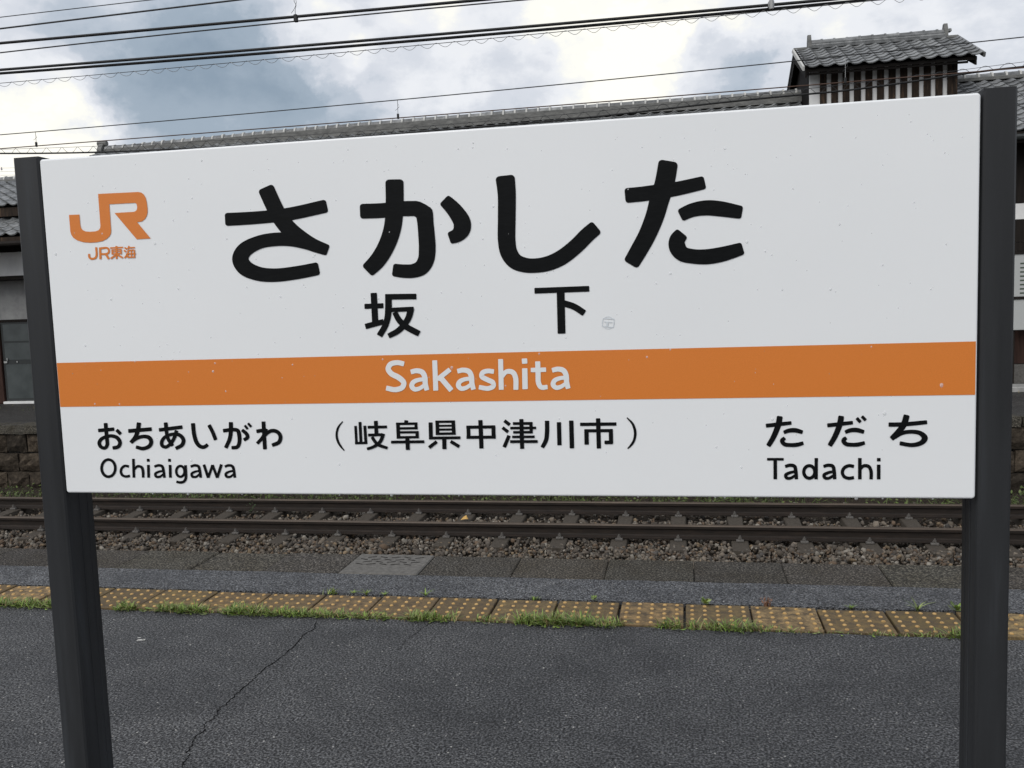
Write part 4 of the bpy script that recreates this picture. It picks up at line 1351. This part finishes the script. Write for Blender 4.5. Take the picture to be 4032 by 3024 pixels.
# catenary of the track
cat = empty('catenary', (-2, TRACK_Y, 3.7), 'catenary of the track, messenger over rusty contact wire with droppers', 'cable', 'overhead lines')
o, cfm = wire('messenger_wire', [(0, 531), (700, 471), (1400, 410), (2700, 283), (3400, 212), (4032, 146)], TRACK_Y, 0.0062, M['wire'], None, cat)
o, cfc = wire('contact_wire', [(0, 585), (390, 557), (1300, 484), (2000, 430), (2900, 360), (3400, 318), (4032, 266)], TRACK_Y, 0.0066, M['copper'], None, cat)
for px_, py_ in ((141, 545), (1566, 430), (3328, 270)):
    x = at_y(px_, py_, TRACK_Y)[0]
    za, zb = np.polyval(cfm, x), np.polyval(cfc, x)
    d = G().tube([(x, TRACK_Y, za), (x + 0.002, TRACK_Y, za * 0.6 + zb * 0.4), (x, TRACK_Y, zb)], 0.0030, 5).build('dropper', M['galv'] if px_ > 3000 else M['wire'], cat)
    G().box((x - 0.012, TRACK_Y - 0.012, zb - 0.012), (x + 0.012, TRACK_Y + 0.012, zb + 0.050), 0.003).build('dropper_clamp', M['cable'], d)
    G().tube([(x + 0.012, TRACK_Y, za - 0.05), (x + 0.022, TRACK_Y - 0.01, za * 0.6 + zb * 0.4), (x - 0.012, TRACK_Y - 0.012, za * 0.45 + zb * 0.55), (x - 0.03, TRACK_Y - 0.01, za * 0.42 + zb * 0.58)], 0.0022, 4).build('dropper_tail', M['wire'], d)
# telephone cable with its spiral hanger before the roof
tl = empty('telephone_cable', (-4, 14.6, 4.3), 'sagging black telephone cable in a spiral hanger before the tiled roof', 'cable', 'overhead lines')
wp_ = [(-400, 600), (0, 605), (345, 602), (900, 578), (1300, 548), (2300, 466), (2900, 396), (3230, 366), (3500, 342), (3640, 312), (3740, 293), (4032, 262), (4500, 215)]
P = np.array([at_y(x, y, 14.6) for x, y in wp_])
X = np.linspace(P[0, 0] - 6, P[-1, 0] + 6, 160)
k_ = np.ones(9) / 9
Zc = np.interp(X, P[:, 0], P[:, 2])
Zc = np.convolve(np.pad(Zc, 4, 'edge'), k_, 'valid')
G().tube(np.stack([X, np.full(len(X), 14.6), Zc], -1), 0.015, 6).build('cable', M['cable'], tl, smooth=True)
o, cft = wire('messenger_wire', [(0, 590), (345, 577), (1300, 520), (2300, 445), (3000, 375), (3770, 278), (4032, 240)], 14.6, 0.0035, M['wire'], None, tl)
X2 = np.arange(P[0, 0], P[-1, 0], 0.02)
ph = 2 * math.pi * X2 / 0.31
zc = np.interp(X2, X, Zc)
zm = np.polyval(cft, X2)
mid, amp = (zc + zm) / 2, np.clip(np.abs(zm - zc) / 2 + 0.012, 0.02, 0.05)
G().tube(np.stack([X2, 14.6 + 0.03 * np.cos(ph), mid + amp * np.sin(ph)], -1), 0.0035, 4).build('spiral', M['wire'], tl)
# far power lines past the annex
fl = empty('power_line', (-45, 55, 12), 'faint distant power lines over the annex roof', 'cable')
for k, (ya, yb_) in enumerate(((662, 655), (676, 668), (690, 686))):
    wire('power_wire', [(0, ya), (300, yb_)], 55.0, 0.010, M['galv'], None, fl, 30)
ip = at_y(6, 664, 55.0)
G().cyl(ip + [0, 0, -0.1], 0.06, 0.2, 8, 0, 0.03).build('insulator', M['galv'], fl)

# ================================================================ STATION NAME SIGN
YB, SX0, SX1, SZ0, SZ1 = 1.6908, -1.3024, 0.5072, 1.1077, 1.8107
sign = empty('station_name_sign', ((SX0 + SX1) / 2, YB + 0.04, 0.0), 'white enamel station name sign with orange band on two dark grey posts', 'sign')
def rounded_panel(x0, x1, z0, z1, y, depth, r, bev, n=6):
    def ring(inset, yy):
        out = []
        rr = max(r - inset, 0.002)
        for (cx_, cz_, a0) in ((x1 - r, z1 - r, 0), (x0 + r, z1 - r, 90), (x0 + r, z0 + r, 180), (x1 - r, z0 + r, 270)):
            for k in range(n + 1):
                a = math.radians(a0 + 90 * k / n)
                out.append((cx_ + rr * math.cos(a), yy, cz_ + rr * math.sin(a)))
        return out
    rings = [ring(bev * (1 - math.sin(math.pi / 2 * t)), y + bev * (1 - math.cos(math.pi / 2 * t))) for t in (0, 0.25, 0.5, 0.75, 1.0)] + [ring(0, y + depth)]
    m = len(rings[0])
    v = [p for rg in rings for p in rg]
    f = [tuple(range(m))[::-1]]
    for i in range(len(rings) - 1):
        for k in range(m):
            f.append((i * m + k, i * m + (k + 1) % m, (i + 1) * m + (k + 1) % m, (i + 1) * m + k))
    f.append(tuple((len(rings) - 1) * m + k for k in range(m)))
    return v, f
v, f = rounded_panel(SX0, SX1, SZ0, SZ1, YB, 0.022, 0.0065, 0.004)
panel = obj('panel', v, f, M['enamel'], sign)
me = panel.data
for p_ in me.polygons:
    p_.use_smooth = 4 < p_.index < 4 * 28
tag(panel, 'white enamel panel')
OX0, OX1, OZ0, OZ1 = SX0 + 0.003, SX1 - 0.003, 1.2937, 1.3874
obj('orange_band', [(OX0, YB - 0.0006, OZ0), (OX1, YB - 0.0006, OZ0), (OX1, YB - 0.0006, OZ1), (OX0, YB - 0.0006, OZ1)], [(0, 1, 2, 3)], M['orange'], panel)

def post(x0, x1, inner):
    y0, y1 = YB + 0.003, YB + 0.092
    xi, xo = (x1, x0) if inner > 0 else (x0, x1)
    s = inner
    prof = [(xo, y0 + 0.004), (xo + s * 0.004, y0), (xi - s * 0.006, y0), (xi - s * 0.002, y0 + 0.003), (xi, y0 + 0.009), (xi, y0 + 0.030), (xi - s * 0.0015, y0 + 0.031), (xi - s * 0.0015, y0 + 0.041), (xi, y0 + 0.042), (xi, y0 + 0.060), (xi - s * 0.001, y0 + 0.061), (xi - s * 0.001, y0 + 0.067), (xi, y0 + 0.068), (xi, y1 - 0.004), (xi - s * 0.004, y1), (xo, y1)]
    if s < 0:
        prof = prof[::-1]
    g = G().prism_z(prof, 0.0, 1.8145)
    p = g.build('post', M['post'], sign)
    G().prism_z([(x0 + 0.002, y0 + 0.002), (x1 - 0.002, y0 + 0.002), (x1 - 0.002, y1 - 0.002), (x0 + 0.002, y1 - 0.002)], 1.8147, 1.818).build('post_cap', M['post'], p)
    G().box((x0 - 0.04, y0 - 0.03, 0.0005), (x1 + 0.04, y1 + 0.03, 0.012), 0.003).build('base_plate', M['post'], p)
    return p
post(-1.3672, SX0 - 0.0032, 1)
post(SX1 + 0.0035, 0.5665, -1)
# battens that carry the panel, bolted between the posts
for z in (1.22, 1.66):
    box('crossbar', (SX0 + 0.001, YB + 0.024, z), (SX1 - 0.001, YB + 0.060, z + 0.05), M['post'], sign, 0.003)

# ---- lettering: pen strokes traced on the panel face (photo pixels -> panel plane)
def smooth_line(pts, closed, seg):
    P = np.asarray(pts, float)
    n = len(P)
    if n == 2 and not closed:
        return np.linspace(P[0], P[1], 3)
    out = []
    for i in range(n if closed else n - 1):
        p1, p2 = P[i], P[(i + 1) % n]
        p0 = P[(i - 1) % n] if closed or i > 0 else 2 * p1 - p2
        p3 = P[(i + 2) % n] if closed or i + 2 < n else 2 * p2 - p1
        # centripetal parameters keep bends of uneven spacing free of loops
        d = [max(np.linalg.norm(b_[:2] - a_[:2]), 1e-6) ** 0.5 for a_, b_ in ((p0, p1), (p1, p2), (p2, p3))]
        t0, t1 = 0, d[0]
        t2, t3 = t1 + d[1], t1 + d[1] + d[2]
        for t in np.linspace(t1, t2, seg, endpoint=False):
            a1 = (t1 - t) / (t1 - t0) * p0 + (t - t0) / (t1 - t0) * p1
            a2 = (t2 - t) / (t2 - t1) * p1 + (t - t1) / (t2 - t1) * p2
            a3 = (t3 - t) / (t3 - t2) * p2 + (t - t2) / (t3 - t2) * p3
            b1 = (t2 - t) / (t2 - t0) * a1 + (t - t0) / (t2 - t0) * a2
            b2 = (t3 - t) / (t3 - t1) * a2 + (t - t1) / (t3 - t1) * a3
            out.append((t2 - t) / (t2 - t1) * b1 + (t - t1) / (t2 - t1) * b2)
    if not closed:
        out.append(P[-1])
    return np.array(out)
def stroke_poly(pts, w, closed=False, rnd=0.20, seg=7):
    """returns (verts2d, faces) of a flat pen stroke with softly rounded square ends"""
    w = np.broadcast_to(np.asarray(w, float), (len(pts),))
    L = smooth_line([(p[0], p[1], ww) for p, ww in zip(pts, w)], closed, seg)
    xy, ww = L[:, :2], L[:, 2]
    n = len(xy)
    if closed:
        T = np.roll(xy, -1, 0) - np.roll(xy, 1, 0)
    else:
        T = np.gradient(xy, axis=0)
    T /= np.linalg.norm(T, axis=1)[:, None] + 1e-9
    N = np.stack([-T[:, 1], T[:, 0]], -1)
    if closed:
        v = np.concatenate([xy + N * ww[:, None] / 2, xy - N * ww[:, None] / 2])
        return v, [(i, (i + 1) % n, n + (i + 1) % n, n + i) for i in range(n)]
    s = np.concatenate([[0], np.cumsum(np.linalg.norm(np.diff(xy, axis=0), axis=1))])
    ra, rb = rnd * ww[0], rnd * ww[-1]
    ra, rb = min(ra, s[-1] * 0.3), min(rb, s[-1] * 0.3)
    keep = np.concatenate([[ra], s[(s > ra * 1.05) & (s < s[-1] - rb * 1.05)], [s[-1] - rb]])
    X = np.stack([np.interp(keep, s, xy[:, k]) for k in range(2)], -1)
    NN = np.stack([np.interp(keep, s, N[:, k]) for k in range(2)], -1)
    NN /= np.linalg.norm(NN, axis=1)[:, None]
    W = np.interp(keep, s, ww)
    m = len(keep)
    v = list(X + NN * W[:, None] / 2) + list(X - NN * W[:, None] / 2)
    f = [(i, i + 1, m + i + 1, m + i) for i in range(m - 1)]
    for end, r, t in ((0, ra, -T[0]), (m - 1, rb, T[-1])):
        nn = NN[end]
        c1 = X[end] + nn * (W[end] / 2 - r)
        c2 = X[end] - nn * (W[end] / 2 - r)
        arc = [c1 + r * (nn * math.cos(a) + t * math.sin(a)) for a in np.linspace(0, math.pi / 2, 5)[1:]]
        arc += [c2 + r * (-nn * math.cos(a) + t * math.sin(a)) for a in np.linspace(math.pi / 2, 0, 5)[:-1]]
        b = len(v)
        v += arc
        f.append((end, *range(b, b + len(arc)), m + end))
    return np.array(v), f
def glyph(name, crop, strokes, mat, base=0.0010, rnd=0.2, off=(0, 0), label=None):
    ox, oy, sc = crop
    V, Fs = [], []
    for i, st in enumerate(strokes):
        pts, w = st[0], st[1]
        closed = len(st) > 2 and st[2]
        if isinstance(w, str):
            v2, f2 = pts, [tuple(range(len(pts)))]
            tt = np.zeros(len(pts))
        else:
            v2, f2 = stroke_poly(pts, w, closed, rnd)
            m_ = len(v2)
            P_ = smooth_line([(p[0], p[1]) for p in pts], closed, 7)
            tt = np.array([np.argmin(((P_ - q) ** 2).sum(1)) for q in np.asarray(v2)]) / len(P_) if (not closed and len(pts) > 9) else np.zeros(m_)
        b = len(V)
        yy = YB - base - 0.00007 * i
        for (x, y), t_ in zip(v2, tt):
            P = at_y(ox + (x + off[0]) / sc, oy + (y + off[1]) / sc, YB)
            V.append((P[0], yy - 0.00012 * t_, P[2]))
        Fs += [tuple(k + b for k in q) for q in f2]
    # all faces look out of the panel
    V = np.array(V)
    out = []
    for q in Fs:
        a = V[list(q)]
        ar = sum((a[k][0] - a[0][0]) * (a[k + 1][2] - a[0][2]) - (a[k][2] - a[0][2]) * (a[k + 1][0] - a[0][0]) for k in range(1, len(q) - 1))
        out.append(q if ar > 0 else q[::-1])
    o = obj(name, V, out, mat, panel)
    if label:
        o['label'] = label
    return o
def shift(st, dx, dy):
    return [([(x + dx, y + dy) for x, y in s[0]],) + tuple(s[1:]) for s in st]
def ell(cx_, cy_, rx, ry, n=12):
    return [(cx_ + rx * math.cos(2 * math.pi * k / n), cy_ + ry * math.sin(2 * math.pi * k / n)) for k in range(n)]
INK = M['ink']
CA, CB, CC = (800, 600, 1.8433), (1900, 600, 1.8433), (1300, 1050, 1.8433)
CD, CE, CF, CG, CH = (1240, 1600, 3.16), (1840, 1600, 2.765), (340, 1600, 2.4578), (2940, 1580, 2.765), (100, 600, 2.212)
K = 'kana_character'
glyph(K, CA, [
    ([(160, 487), (300, 480), (480, 466), (640, 445), (900, 388)], [95, 93, 92, 94, 96]),
    ([(452, 252), (520, 400), (570, 490), (640, 570), (720, 630), (800, 672), (908, 712)], [118, 118, 116, 118, 112, 96, 80]),
    ([(842, 842), (680, 873), (520, 891), (400, 880), (305, 836), (271, 775), (300, 712), (400, 655), (520, 632), (640, 634), (740, 660), (800, 682)], [94, 96, 98, 104, 116, 118, 112, 98, 98, 96, 84, 74])], INK, label='large black hiragana sa')
glyph(K, CA, [
    ([(1139, 428), (1300, 422), (1450, 409), (1530, 407)], [108, 108, 110, 110]),
    ([(1480, 354), (1545, 352), (1575, 358), (1612, 376), (1650, 400), (1664, 416), (1669, 440), (1674, 520), (1556, 520), (1550, 482), (1545, 470), (1530, 462), (1480, 464)], 'poly'),
    ([(1612, 490), (1622, 600), (1627, 700), (1618, 780), (1585, 835), (1530, 859), (1460, 862), (1376, 852)], [117, 120, 122, 118, 112, 102, 98, 92]),
    ([(1389, 196), (1391, 350), (1386, 470), (1370, 570), (1330, 680), (1270, 780), (1190, 862)], [132, 130, 128, 126, 122, 118, 106]),
    ([(1748, 342), (1825, 420), (1880, 510), (1876, 562), (1845, 600), (1786, 624)], [92, 112, 126, 124, 104, 84])], INK, label='large black hiragana ka')
glyph(K, CB, [
    ([(163, 168), (176, 300), (176, 500), (176, 640), (193, 730), (240, 792), (310, 818), (375, 822), (470, 808), (570, 765), (680, 680), (760, 600), (830, 540)], [142, 132, 129, 128, 124, 116, 108, 105, 108, 112, 112, 112, 108])], INK, label='large black hiragana shi')
glyph(K, CB, [
    ([(1034, 314), (1150, 303), (1280, 285), (1420, 262), (1614, 218)], [108, 108, 108, 102, 96]),
    ([(1350, 62), (1322, 220), (1284, 345), (1250, 465), (1195, 600), (1135, 710), (1074, 814)], [142, 143, 142, 135, 128, 124, 116]),
    ([(1433, 459), (1520, 420), (1620, 403), (1720, 409), (1884, 437)], [92, 100, 110, 112, 94]),
    ([(1450, 584), (1412, 640), (1415, 690), (1450, 735), (1530, 755), (1630, 757), (1740, 739), (1890, 696)], [96, 116, 122, 112, 106, 110, 108, 90])], INK, label='large black hiragana ta')
KJ = 'kanji_character'
glyph(KJ, CC, [
    ([(317, 190), (328, 405)], 46), ([(250, 288), (388, 283)], 37), ([(256, 434), (390, 398)], 40), ([(400, 219), (627, 216)], 41),
    ([(424, 215), (424, 300), (418, 370), (400, 430), (358, 502)], [48, 48, 46, 44, 44]), ([(440, 314), (608, 306)], 33),
    ([(588, 298), (570, 370), (530, 430), (490, 468), (424, 503)], [50, 46, 44, 42, 38]), ([(470, 330), (500, 385), (545, 430), (648, 487)], [38, 42, 44, 44])], INK, rnd=0.12, label='black kanji saka')
glyph(KJ, CC, [
    ([(1483, 175), (1881, 160)], 42), ([(1673, 178), (1680, 486)], 57), ([(1690, 264), (1770, 290), (1846, 338)], 47)], INK, rnd=0.12, label='black kanji shita')
def two(a, b, c, d):
    return [(a, b), (c, d)]
glyph('bracket', CD, [([(348, 186), (292, 260), (272, 350), (290, 440), (330, 505), (368, 550)], [12, 25, 29, 29, 24, 12])], INK, rnd=0.1)
glyph(KJ, CD, [
    (two(507, 241, 519, 460), 34), (two(500, 456, 655, 453), 32), (two(562, 192, 574, 445), 37), (two(622, 238, 636, 460), 37),
    (two(658, 258, 898, 254), 36), (two(759, 178, 768, 345), 48), (two(663, 356, 842, 350), 36),
    ([(852, 336), (825, 420), (780, 470), (720, 506), (650, 528)], [48, 45, 42, 38, 34]), ([(712, 378), (745, 430), (790, 475), (906, 518)], [38, 40, 42, 36])], INK, rnd=0.12)
glyph(KJ, CD, [
    (two(1140, 172, 1134, 210), 48), (two(1033, 200, 1042, 401), 46), (two(1010, 217, 1278, 213), 32), (two(1257, 199, 1262, 287), 38), (two(1040, 273, 1281, 270), 31),
    (two(1042, 322, 1293, 320), 30), (two(1272, 305, 1275, 393), 42), (two(1020, 385, 1296, 380), 32), (two(1152, 390, 1152, 430), 50), (two(949, 443, 1364, 437), 36), (two(1154, 430, 1158, 539), 50)], INK, rnd=0.12)
glyph(KJ, CD, [
    (two(1440, 198, 1445, 411), 50), (two(1522, 178, 1528, 356), 46), (two(1721, 175, 1731, 351), 46), (two(1499, 191, 1745, 188), 31), (two(1535, 241, 1714, 239), 26), (two(1535, 288, 1716, 286), 28),
    (two(1505, 340, 1754, 336), 32), (two(1420, 393, 1812, 388), 36), (two(1610, 390, 1613, 530), 52), (two(1518, 436, 1422, 511), 42), (two(1690, 434, 1798, 499), 42)], INK, rnd=0.12)
glyph(KJ, CE, [
    (two(143, 148, 155, 458), 47), (two(12, 210, 16, 352), 42), (two(-10, 226, 306, 222), 35), (two(-8, 336, 311, 333), 34), (two(284, 206, 288, 351), 44)], INK, rnd=0.12)
glyph(KJ, CE, [
    (two(404, 155, 464, 201), 38), (two(384, 230, 446, 279), 36), (two(456, 316, 402, 444), 40), (two(589, 137, 598, 461), 45), (two(497, 186, 712, 184), 31), (two(693, 171, 697, 294), 36),
    (two(468, 235, 750, 233), 29), (two(500, 281, 714, 279), 28), (two(489, 331, 735, 329), 28), (two(467, 382, 767, 380), 32)], INK, rnd=0.12)
glyph(KJ, CE, [
    ([(869, 155), (868, 290), (858, 365), (816, 448)], [48, 48, 48, 42]), (two(998, 171, 1004, 423), 47), (two(1132, 153, 1140, 456), 49)], INK, rnd=0.12)
glyph(KJ, CE, [
    (two(1424, 129, 1433, 458), 48), (two(1228, 195, 1624, 191), 37), (two(1275, 265, 1585, 262), 35), (two(1297, 247, 1300, 416), 48), (two(1562, 245, 1566, 402), 46), (two(1494, 391, 1586, 390), 40)], INK, rnd=0.14)
glyph('bracket', CE, [([(1738, 122), (1800, 190), (1828, 280), (1815, 370), (1780, 425), (1745, 460)], [12, 26, 30, 28, 24, 12])], INK, rnd=0.1)
# o chi a i ga wa
glyph(K, CF, [
    ([(188, 160), (194, 240), (202, 320), (204, 370), (183, 402), (145, 392), (127, 355), (145, 318), (190, 294), (245, 285), (300, 303), (328, 348), (312, 388), (256, 403)], [37, 37, 37, 36, 33, 34, 36, 34, 33, 34, 37, 37, 37, 34]),
    (two(116, 233, 272, 219), 35), (two(294, 226, 336, 268), 33)], INK)
glyph(K, CF, [
    (two(407, 238, 635, 219), 38), ([(512, 155), (500, 230), (478, 295), (432, 352)], [42, 42, 42, 38]),
    ([(440, 345), (500, 304), (560, 290), (612, 304), (630, 345), (610, 385), (550, 407), (482, 392)], [30, 34, 36, 40, 40, 38, 36, 34])], INK)
glyph(K, CF, [
    (two(704, 228, 932, 199), 36), ([(770, 154), (776, 230), (792, 310), (838, 382)], [38, 36, 35, 34]),
    ([(876, 232), (852, 305), (810, 368), (770, 392), (737, 380), (732, 342), (762, 297), (830, 270), (900, 275), (941, 320), (930, 370), (866, 407)], [36, 35, 33, 33, 34, 35, 33, 33, 37, 38, 37, 34])], INK)
glyph(K, CF, [
    ([(1033, 161), (1045, 270), (1070, 350), (1108, 389), (1143, 392), (1178, 368)], [40, 40, 40, 38, 36, 34]), ([(1188, 178), (1225, 250), (1254, 325)], 36)], INK)
glyph(K, CF, [
    ([(1324, 236), (1425, 224), (1466, 234), (1482, 285), (1481, 355), (1462, 392), (1406, 400)], [36, 37, 38, 40, 38, 36, 34]), ([(1400, 151), (1400, 230), (1390, 310), (1350, 402)], [40, 40, 39, 36]),
    ([(1508, 226), (1555, 270), (1561, 300), (1525, 325)], [32, 36, 36, 32]), (two(1535, 182, 1563, 220), 24), (two(1566, 162, 1598, 198), 24)], INK)
glyph(K, CF, [
    (two(1715, 145, 1730, 416), 38), (two(1647, 241, 1742, 226), 36), ([(1745, 215), (1710, 295), (1654, 360)], [34, 34, 32]),
    ([(1672, 342), (1722, 285), (1790, 236), (1850, 246), (1880, 290), (1866, 345), (1798, 376)], [28, 32, 36, 38, 38, 38, 35])], INK)
TA = [([(208, 265), (330, 252), (488, 234)], [44, 44, 40]), ([(361, 160), (350, 230), (325, 310), (285, 400), (233, 487)], [64, 65, 62, 58, 52]),
      ([(402, 339), (460, 318), (530, 315), (610, 337)], [40, 47, 50, 42]), ([(416, 396), (386, 428), (408, 464), (480, 475), (550, 471), (618, 453)], [38, 50, 46, 44, 46, 40])]
glyph(K, CG, TA, INK)
glyph(K, CG, shift(TA, 668, -3) + [(two(1196, 180, 1239, 228), 36), (two(1252, 162, 1296, 206), 34)], INK)
glyph(K, CG, [
    ([(1543, 253), (1650, 252), (1760, 246), (1964, 226)], [48, 48, 47, 44]), ([(1742, 147), (1715, 240), (1670, 310), (1574, 410)], [68, 68, 66, 56]),
    ([(1600, 395), (1690, 345), (1790, 330), (1890, 347), (1938, 400), (1900, 450), (1800, 475), (1664, 455)], [44, 44, 44, 50, 66, 54, 46, 44])], INK)
# romanised names
LT = 'letter'
A_ = [([(586, 764), (630, 755), (670, 766), (688, 800), (692, 850), (704, 897)], [34, 36, 38, 38, 37, 34]), ([(692, 816), (640, 822), (603, 840), (594, 868), (615, 889), (650, 883), (694, 853)], [28, 30, 34, 36, 33, 30, 26])]
WH = M['white']
SAKA = [
    [([(538, 706), (490, 696), (440, 708), (423, 742), (446, 776), (500, 805), (536, 842), (524, 876), (474, 892), (408, 880)], [36, 36, 38, 38, 39, 40, 38, 38, 37, 36])],
    A_, [(two(760, 679, 768, 899), 36), (two(872, 745, 780, 818), 34), (two(806, 808, 882, 898), 38)], shift(A_, 338, -5),
    [([(1190, 761), (1140, 757), (1107, 770), (1102, 796), (1142, 820), (1181, 840), (1185, 866), (1150, 883), (1080, 874)], [33, 34, 35, 36, 36, 36, 35, 34, 33])],
    [(two(1238, 670, 1243, 893), 36), ([(1247, 800), (1280, 762), (1325, 766), (1346, 802), (1349, 893)], [28, 34, 37, 37, 36])],
    [(two(1411, 666, 1413, 704), 39), (two(1413, 737, 1416, 889), 39)],
    [([(1507, 687), (1510, 780), (1513, 842), (1532, 874), (1579, 873)], [37, 37, 37, 35, 32]), (two(1457, 750, 1568, 747), 32)],
    shift(A_, 1025, -12)]
for st in SAKA:
    glyph(LT, CC, st, WH, base=0.0014, rnd=0.12)
A2 = [([(660, 582), (700, 570), (735, 580), (748, 620), (758, 690)], [24, 26, 27, 27, 25]), ([(750, 622), (700, 632), (670, 652), (678, 678), (712, 680), (750, 652)], [20, 22, 25, 25, 23, 19])]
OCHI = [
    [(ell(216, 597, 66, 83), 27, True)],
    [([(414, 581), (375, 575), (347, 595), (336, 630), (350, 664), (385, 678), (424, 671)], 25)],
    [(two(457, 506, 462, 689), 26), ([(462, 615), (495, 580), (535, 587), (549, 620), (552, 689)], [20, 25, 27, 27, 26])],
    [(two(600, 506, 601, 535), 27), (two(602, 565, 605, 689), 27)], A2,
    [(two(806, 506, 806, 535), 27), (two(812, 565, 815, 689), 27)],
    [(ell(912, 628, 40, 52), 25, True), ([(961, 567), (965, 640), (964, 695), (946, 726), (912, 735), (873, 728)], [25, 26, 27, 27, 26, 24])],
    shift(A2, 351, 0), [(two(1139, 562, 1181, 690), 27), (two(1181, 690, 1223, 566), 25), (two(1223, 566, 1268, 690), 25), (two(1268, 690, 1309, 560), 27)], shift(A2, 681, 0)]
for st in OCHI:
    glyph(LT, CF, st, INK, rnd=0.1)
A3 = [([(418, 709), (470, 695), (520, 707), (534, 760), (541, 848)], [35, 38, 40, 40, 38]), ([(536, 762), (470, 776), (425, 802), (434, 832), (475, 836), (536, 800)], [30, 33, 38, 36, 33, 28])]
TADA = [
    [(two(221, 630, 403, 630), 29), (two(310, 635, 311, 848), 40)], A3,
    [(two(757, 616, 755, 849), 38), (ell(681, 768, 60, 68), 37, True)], shift(A3, 417, 0),
    [([(1168, 709), (1110, 700), (1060, 725), (1041, 770), (1060, 818), (1110, 837), (1168, 829)], 37)],
    [(two(1231, 616, 1231, 849), 40), ([(1231, 745), (1270, 703), (1325, 708), (1351, 752), (1354, 849)], [30, 36, 39, 39, 38])],
    [(two(1437, 616, 1437, 653), 40), (two(1436, 688, 1436, 849), 40)]]
for st in TADA:
    glyph(LT, CG, st, INK, rnd=0.1)
# railway emblem: one polygon, and its small line of lettering
JR = [(382, 545), (472, 541), (480, 630), (486, 655), (500, 676), (528, 689), (570, 691), (612, 688), (640, 678), (653, 660), (656, 640), (635, 362), (985, 345), (1012, 350), (1034, 368), (1050, 395), (1060, 440), (1066, 490), (1066, 525), (1057, 558), (1040, 584), (1015, 602), (975, 608), (1093, 750), (972, 757), (778, 528), (945, 518), (962, 512), (973, 499), (976, 480), (973, 457), (967, 446), (955, 440), (733, 452), (749, 680), (747, 705), (735, 730), (710, 754), (675, 772), (625, 783), (565, 787), (505, 782), (455, 767), (420, 744), (402, 718), (394, 690)]
from mathutils.geometry import tessellate_polygon
P2 = [at_y(100 + x / 2.212, 600 + y / 2.212, YB) for x, y in JR]
tri = tessellate_polygon([[Vector((p[0], p[2], 0)) for p in P2]])
fs = []
for t in tri:
    a, b, c = (P2[k] for k in t)
    ar = (b[0] - a[0]) * (c[2] - a[2]) - (b[2] - a[2]) * (c[0] - a[0])
    fs.append(tuple(t) if ar > 0 else tuple(t)[::-1])
obj('railway_emblem', [(p[0], YB - 0.0010, p[2]) for p in P2], fs, M['orange'], panel)
SMALL = [
    [([(618, 826), (621, 900), (608, 921), (572, 925), (559, 912), (557, 884)], 18)],
    [(two(652, 828, 656, 931), 19), ([(652, 836), (712, 832), (727, 845), (728, 868), (714, 882), (655, 886)], 17), (two(702, 884, 730, 929), 19)],
    [(two(740, 833, 852, 827), 13), (two(794, 815, 797, 928), 16), (two(754, 850, 840, 846), 11), (two(756, 866, 838, 862), 9), (two(754, 884, 840, 880), 11), (two(758, 844, 760, 890), 13), (two(834, 842, 836, 886), 13), (two(790, 892, 746, 925), 15), (two(802, 890, 851, 918), 15)],
    [(two(865, 828, 886, 843), 14), (two(860, 853, 881, 867), 14), (two(889, 888, 866, 921), 14), (two(906, 815, 893, 843), 13), (two(899, 832, 956, 828), 12), (two(898, 850, 894, 917), 13), (two(950, 848, 953, 919), 13), (two(895, 853, 953, 850), 11), (two(879, 884, 964, 881), 11), (two(893, 914, 957, 911), 12), (two(925, 851, 927, 912), 11)]]
for st in SMALL:
    glyph('emblem_letter', CH, st, M['orange'], rnd=0.05)
# clear embossed sticker beside the second kanji
glyph('clear_sticker', CC, [(ell(2018, 407, 44, 44, 14), 4, True), (two(1980, 375, 2062, 380), 7), (two(1974, 432, 2056, 440), 7), (two(1982, 375, 1974, 432), 4), (two(2062, 380, 2056, 440), 4), (two(1990, 400, 2048, 404), 6), (two(2012, 400, 2010, 432), 14)], M['sticker'], base=0.0008)

# rain drops left on the face and hanging under the lower edge
V, Fs = [], []
def drop(x, z, r, stretch, y=YB - 0.0002, h=0.5):
    b = len(V)
    n, m = 8, 3
    for j in range(m):
        a = math.pi / 2 * j / m
        for k in range(n):
            t = 2 * math.pi * k / n
            zz = r * math.cos(a) * math.sin(t)
            V.append((x + r * math.cos(a) * math.cos(t), y - h * r * math.sin(a), z + zz * (stretch if zz < 0 else 1.0)))
    V.append((x, y - h * r, z))
    for j in range(m - 1):
        for k in range(n):
            Fs.append((b + j * n + k, b + j * n + (k + 1) % n, b + (j + 1) * n + (k + 1) % n, b + (j + 1) * n + k))
    for k in range(n):
        Fs.append((b + (m - 1) * n + k, b + (m - 1) * n + (k + 1) % n, b + m * n))
for _ in range(330):
    x = rng.uniform(SX0 + 0.02, SX1 - 0.02)
    z = SZ0 + 0.02 + (SZ1 - SZ0 - 0.04) * rng.random() ** 0.62
    r = 0.0011 * math.exp(rng.normal(0, 0.42))
    drop(x, z, r, rng.uniform(1.0, 1.7))
for _ in range(14):
    drop(rng.uniform(SX0 + 0.03, SX1 - 0.03), SZ0 - 0.0005, rng.uniform(0.002, 0.0038), 1.2, YB + 0.004, 0.8)
tag(obj('rain_drops', V, Fs, M['water'], panel, smooth=True), kind='stuff')
print('objects', len(bpy.data.objects), 'tris', sum(sum(len(p.vertices) - 2 for p in m.polygons) for m in bpy.data.meshes))
